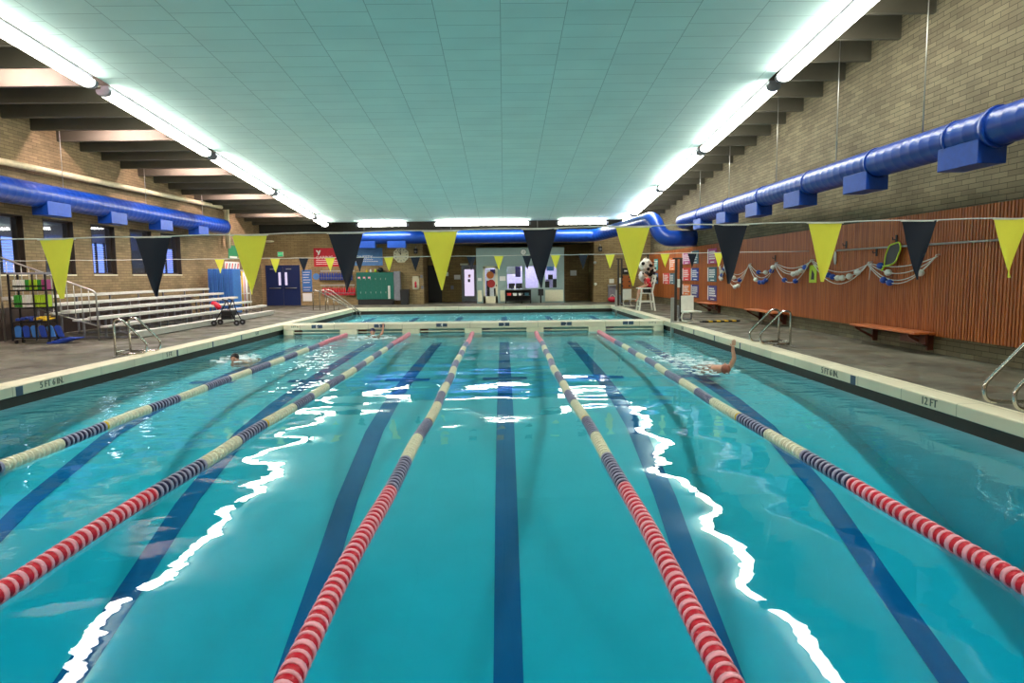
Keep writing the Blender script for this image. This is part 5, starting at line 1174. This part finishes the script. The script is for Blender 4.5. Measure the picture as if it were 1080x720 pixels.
p = P(646, 316, Y=YW - .8); t = thing('equipment_bag', 'red bag on the deck under the water fountain', 'bag', (p.x, YW - .8, 0)); mb = MB(); mb.sphere((p.x, YW - .8, .17), .26, 0, 14, 10, (1.1, .8, .65)); mb.build('body', 'red', t); MB().tube(rounded([(p.x - .15, YW - .8, .28), (p.x - .08, YW - .8, .45), (p.x + .08, YW - .8, .45), (p.x + .15, YW - .8, .28)], .06), .016, 6).build('handle', 'white', t)
a, b, c, d = rect(655.5, 282.5, 663.5, 289, YW); t = thing('wall_screen', 'small black screen with white mark on the wall above the far lift seat', 'screen', ((a + b) / 2, YW, c)); MB().box((a, YW - .06, c), (b, YW, d)).build('case', 'black', t, bevel=.01); q = (a + b) / 2; MB().box((q - .08, YW - .066, (c + d) / 2 - .03), (q + .1, YW - .06, (c + d) / 2 + .05)).build('mark', 'paper', t)
a, b, c, d = rect(655, 290.5, 665, 304, YW); t = thing('rescue_board', 'reddish wooden board with dark knobs on the wall below the black screen', 'board', ((a + b) / 2, YW, c)); MB().box((a, YW - .05, c), (b, YW, d)).build('board', 'brown_wood', t, bevel=.01)
for i in range(3):
    for xx in (a + .08, b - .08): MB().sphere((xx, YW - .07, c + .15 + i * .26), .05, 0, 10, 6).build('knob', 'black', t)
# bagged gear hanging in the far right corner: mesh bags of white and black swim gear
for i, (x, y, s, m_, lb) in enumerate(((681, 280, .36, 'white', 'white mesh bag stuffed with gear, topmost in the far right corner'), (686.5, 285, .30, 'black', 'black mesh bag hanging right of the white one in the corner'), (680, 291.5, .34, 'paper', 'white mesh bag in the middle of the hanging cluster behind the guard'), (688, 294, .30, 'black', 'black mesh bag above the back of the lifeguard chair'), (684, 303, .30, 'slate', 'grey patterned bag low in the corner behind the lifeguard chair'))):
    Yb = 37.6 + .25 * i; p = P(x, y, Y=Yb); t = thing('mesh_bag', lb, 'bag', p, 'mesh bags hanging in the far right corner')
    pts = []; mb = MB(); mb.sphere(p, s, 0, 18, 12, (1, .7, 1.05))
    for v in mb.v: v += (v - p) * (.12 * math.sin(v.x * 23 + i) * math.sin(v.z * 19) + .06 * math.sin(v.z * 41))
    mb.build('sack', m_, t)
    for k in range(5):
        a_ = k * 1.3 + i; MB().sphere(p + Vector((math.cos(a_) * s * .6, -s * .55, math.sin(a_) * s * .6)), s * .27, 0, 10, 8).build('float', 'white_ball' if (k + i) % 2 else 'black', t)
    MB().tube([p + Vector((0, 0, s * .9)), p + Vector((.02, .02, s * 1.25))], .02, 6).build('drawstring', 'cord', t)
t = thing('gear_stand', 'dark pole stand in the far right corner holding the mesh bags', 'stand', (P(684, 300, Y=38.3).x, 38.5, 0)); q = t.location
mb = MB(); mb.tube([(q.x, 38.5, 0), (q.x, 38.5, 2.75)], .03, 8)
for z, L in ((2.7, .35), (2.3, .4), (1.8, .35)): mb.tube([(q.x - L, 38.3, z), (q.x + L, 38.6, z)], .02, 6)
mb.build('pole', 'black_metal', t); MB().tube([(q.x, 38.5, 0), (q.x, 38.5, .05)], .3, 18).build('base', 'black_metal', t)
# stair rails into the shallow end, far left
p = P(378, 328, Z=.0)
rr = thing('stair_railing', 'pale sloping steel handrails over the steps at the far left pool corner', 'handrail', (-7.6, 34.5, 0))
for i, (x0, y0, x1, y1, f0) in enumerate(((330, 306.5, 371, 326, 326), (337, 306, 376, 328, 325.5), (343, 305.5, 380, 329, 325))):
    Yt = 35.2 - .3 * i; a = P(x0, y0, Y=Yt); b = P(x1, y1, Y=Yt)
    MB().tube(rounded([(a.x - .02, Yt, 0), (a.x, Yt, a.z), (a.x + .25, Yt, a.z - .0), (b.x, Yt, max(b.z, -.1)), (b.x + .03, Yt, -.6)], .15), .024, 8).build('rail', 'steel', rr)
    m0 = a.lerp(b, .38); MB().tube([(m0.x, Yt, 0), (m0.x, Yt, m0.z)], .02, 8).build('post', 'steel', rr)
p = P(646, 318, Z=0)
rr = thing('stair_railing', 'steel handrail curving over the far right pool corner beside the low lift', 'handrail', (p.x, p.y, 0))
for k in range(2):
    a = P(652, 305.5, Y=p.y + k * .6); MB().tube(rounded([(a.x + .05, p.y + k * .6, 0), (a.x + .05, p.y + k * .6, .95), (a.x - .15, p.y + k * .6, .95), (a.x - .75, p.y + k * .6, .25), (a.x - .72, p.y + k * .6, .02)], .15), .024, 8).build('rail', 'steel', rr)

# ------------------------------------------------------------------ left far corner: green sign, blue mats, noodles rack
XW = WX0
def side_rect(x0, y0, x1, y1, X):
    mx, my = (x0 + x1) / 2, (y0 + y1) / 2
    return P(x0, my, X=X).y, P(x1, my, X=X).y, P(mx, y1, X=X).z, P(mx, y0, X=X).z
a, b, c, d = side_rect(240.5, 259, 250, 273, XW); t = thing('wall_banner', 'small green sign on the left brick wall above the blue mats', 'banner', (XW, (a + b) / 2, c)); MB().box((XW, a, c), (XW + .03, b, d)).build('board', 'sign_green', t); MB().box((XW + .03, a + .1, c + .05), (XW + .035, b - .1, c + .14)).build('white_strip', 'paper', t)
a, b, c, d = side_rect(237, 276, 252, 285, XW); t = thing('wall_banner', 'white sign with red figures on the left wall just under the green sign', 'banner', (XW, (a + b) / 2, c)); MB().box((XW, a, c), (XW + .03, b, d)).build('board', 'paper', t)
for q in range(5):
    y = a + (b - a) * (q + .5) / 5; mb = MB(); mb.prism([(XW + .035, y - .16, c + .08), (XW + .035, y - .02, c + .08), (XW + .035, y + .1, d - .08), (XW + .035, y - .04, d - .08)], (-.005, 0, 0)); mb.build('figure', 'poster_red' if q % 2 == 0 else 'slate', t)
# folded blue mats standing on edge
p0 = P(219, 300, X=-13.9); 
t0 = P(219, 284, Y=32.6); t1 = P(246, 284, Y=32.6)
for q in range(5):
    xa = t0.x + (t1.x - t0.x) * q / 5; xb = t0.x + (t1.x - t0.x) * (q + 1) / 5 - .015
    t = thing('gym_mat', 'blue vinyl mat standing upright behind the bleachers, %s from the left' % ['first', 'second', 'third', 'fourth', 'fifth'][q], 'mat', ((xa + xb) / 2, 32.6, 0), 'blue mats standing behind the bleachers')
    mb = MB(); mb.box((xa, 32.55, .0), (xb, 33.5, t0.z + .02)); mb.build('pad', 'mat_blue', t, bevel=.03)
    mb = MB()
    for s_ in (.33, .66): mb.box((xa + (xb - xa) * s_ - .008, 32.54, .05), (xa + (xb - xa) * s_ + .008, 32.56, t0.z))
    mb.build('seam', 'royal', t)
# noodle rack with colourful ends
a, b, c, d = rect(247, 285, 259, 318, 34.4); t = thing('noodle_rack', 'white wire rack of foam noodles between the blue mats and the navy door', 'rack', ((a + b) / 2, 34.4, 0))
mb = MB()
for x in (a, (a + b) / 2, b):
    mb.tube([(x, 34.4, 0), (x, 34.4, d)], .022, 6); mb.tube([(x, 35.0, 0), (x, 35.0, d)], .022, 6)
for z in (.2, .9, d): mb.tube([(a, 34.4, z), (b, 34.4, z)], .018, 6); mb.tube([(a, 35.0, z), (b, 35.0, z)], .018, 6); mb.tube([(a, 34.4, z), (a, 35, z)], .018, 6); mb.tube([(b, 34.4, z), (b, 35, z)], .018, 6)
mb.build('frame', 'white', t)
for q in range(7):
    x = a + .06 + (b - a - .12) * q / 6; zt_ = d - .05 - .11 * (q % 3); c_ = ['paper', 'black', 'paper', 'yellow', 'paper', 'poster_red', 'paper'][q]
    cn = {'paper': 'white', 'black': 'black', 'yellow': 'yellow', 'poster_red': 'red'}[c_]
    o = MB().tube([(x, 34.7, .02), (x + .01, 34.7, zt_)], .035, 10).build('foam_noodle', c_); tag(o, '%s foam noodle standing in the white rack, %s from the left' % (cn, ['first', 'second', 'third', 'fourth', 'fifth', 'sixth', 'last'][q]), 'foam noodle', 'foam noodles in the white rack')
p = P(287 - 14, 303, Y=YW); a = P(274, 288, Y=YW).z
t = thing('wall_phone', 'small black wall phone with a cord left of the navy double door', 'phone', (P(274, 303, Y=YW).x, YW, 1.0)); q = t.location.x
MB().box((q - .07, YW - .07, .98), (q + .07, YW, 1.28)).build('body', 'black', t, bevel=.01); MB().tube([(q, YW - .03, .98), (q + .03, YW - .03, .6), (q, YW - .03, .3)], .012, 6).build('cord', 'dull_steel', t)
p = P(284, 254.5, Y=YW - .2); t = thing('wall_lamp', 'pale saucer-shaped lamp high on the wall above the double door', 'lamp', p); MB().sphere(p, .28, 0, 16, 8, (1, .8, .25)).build('shade', 'cream', t); MB().tube([p + Vector((0, .0, .0)), (p.x, YW, p.z + .05)], .03, 8).build('arm', 'cream', t)
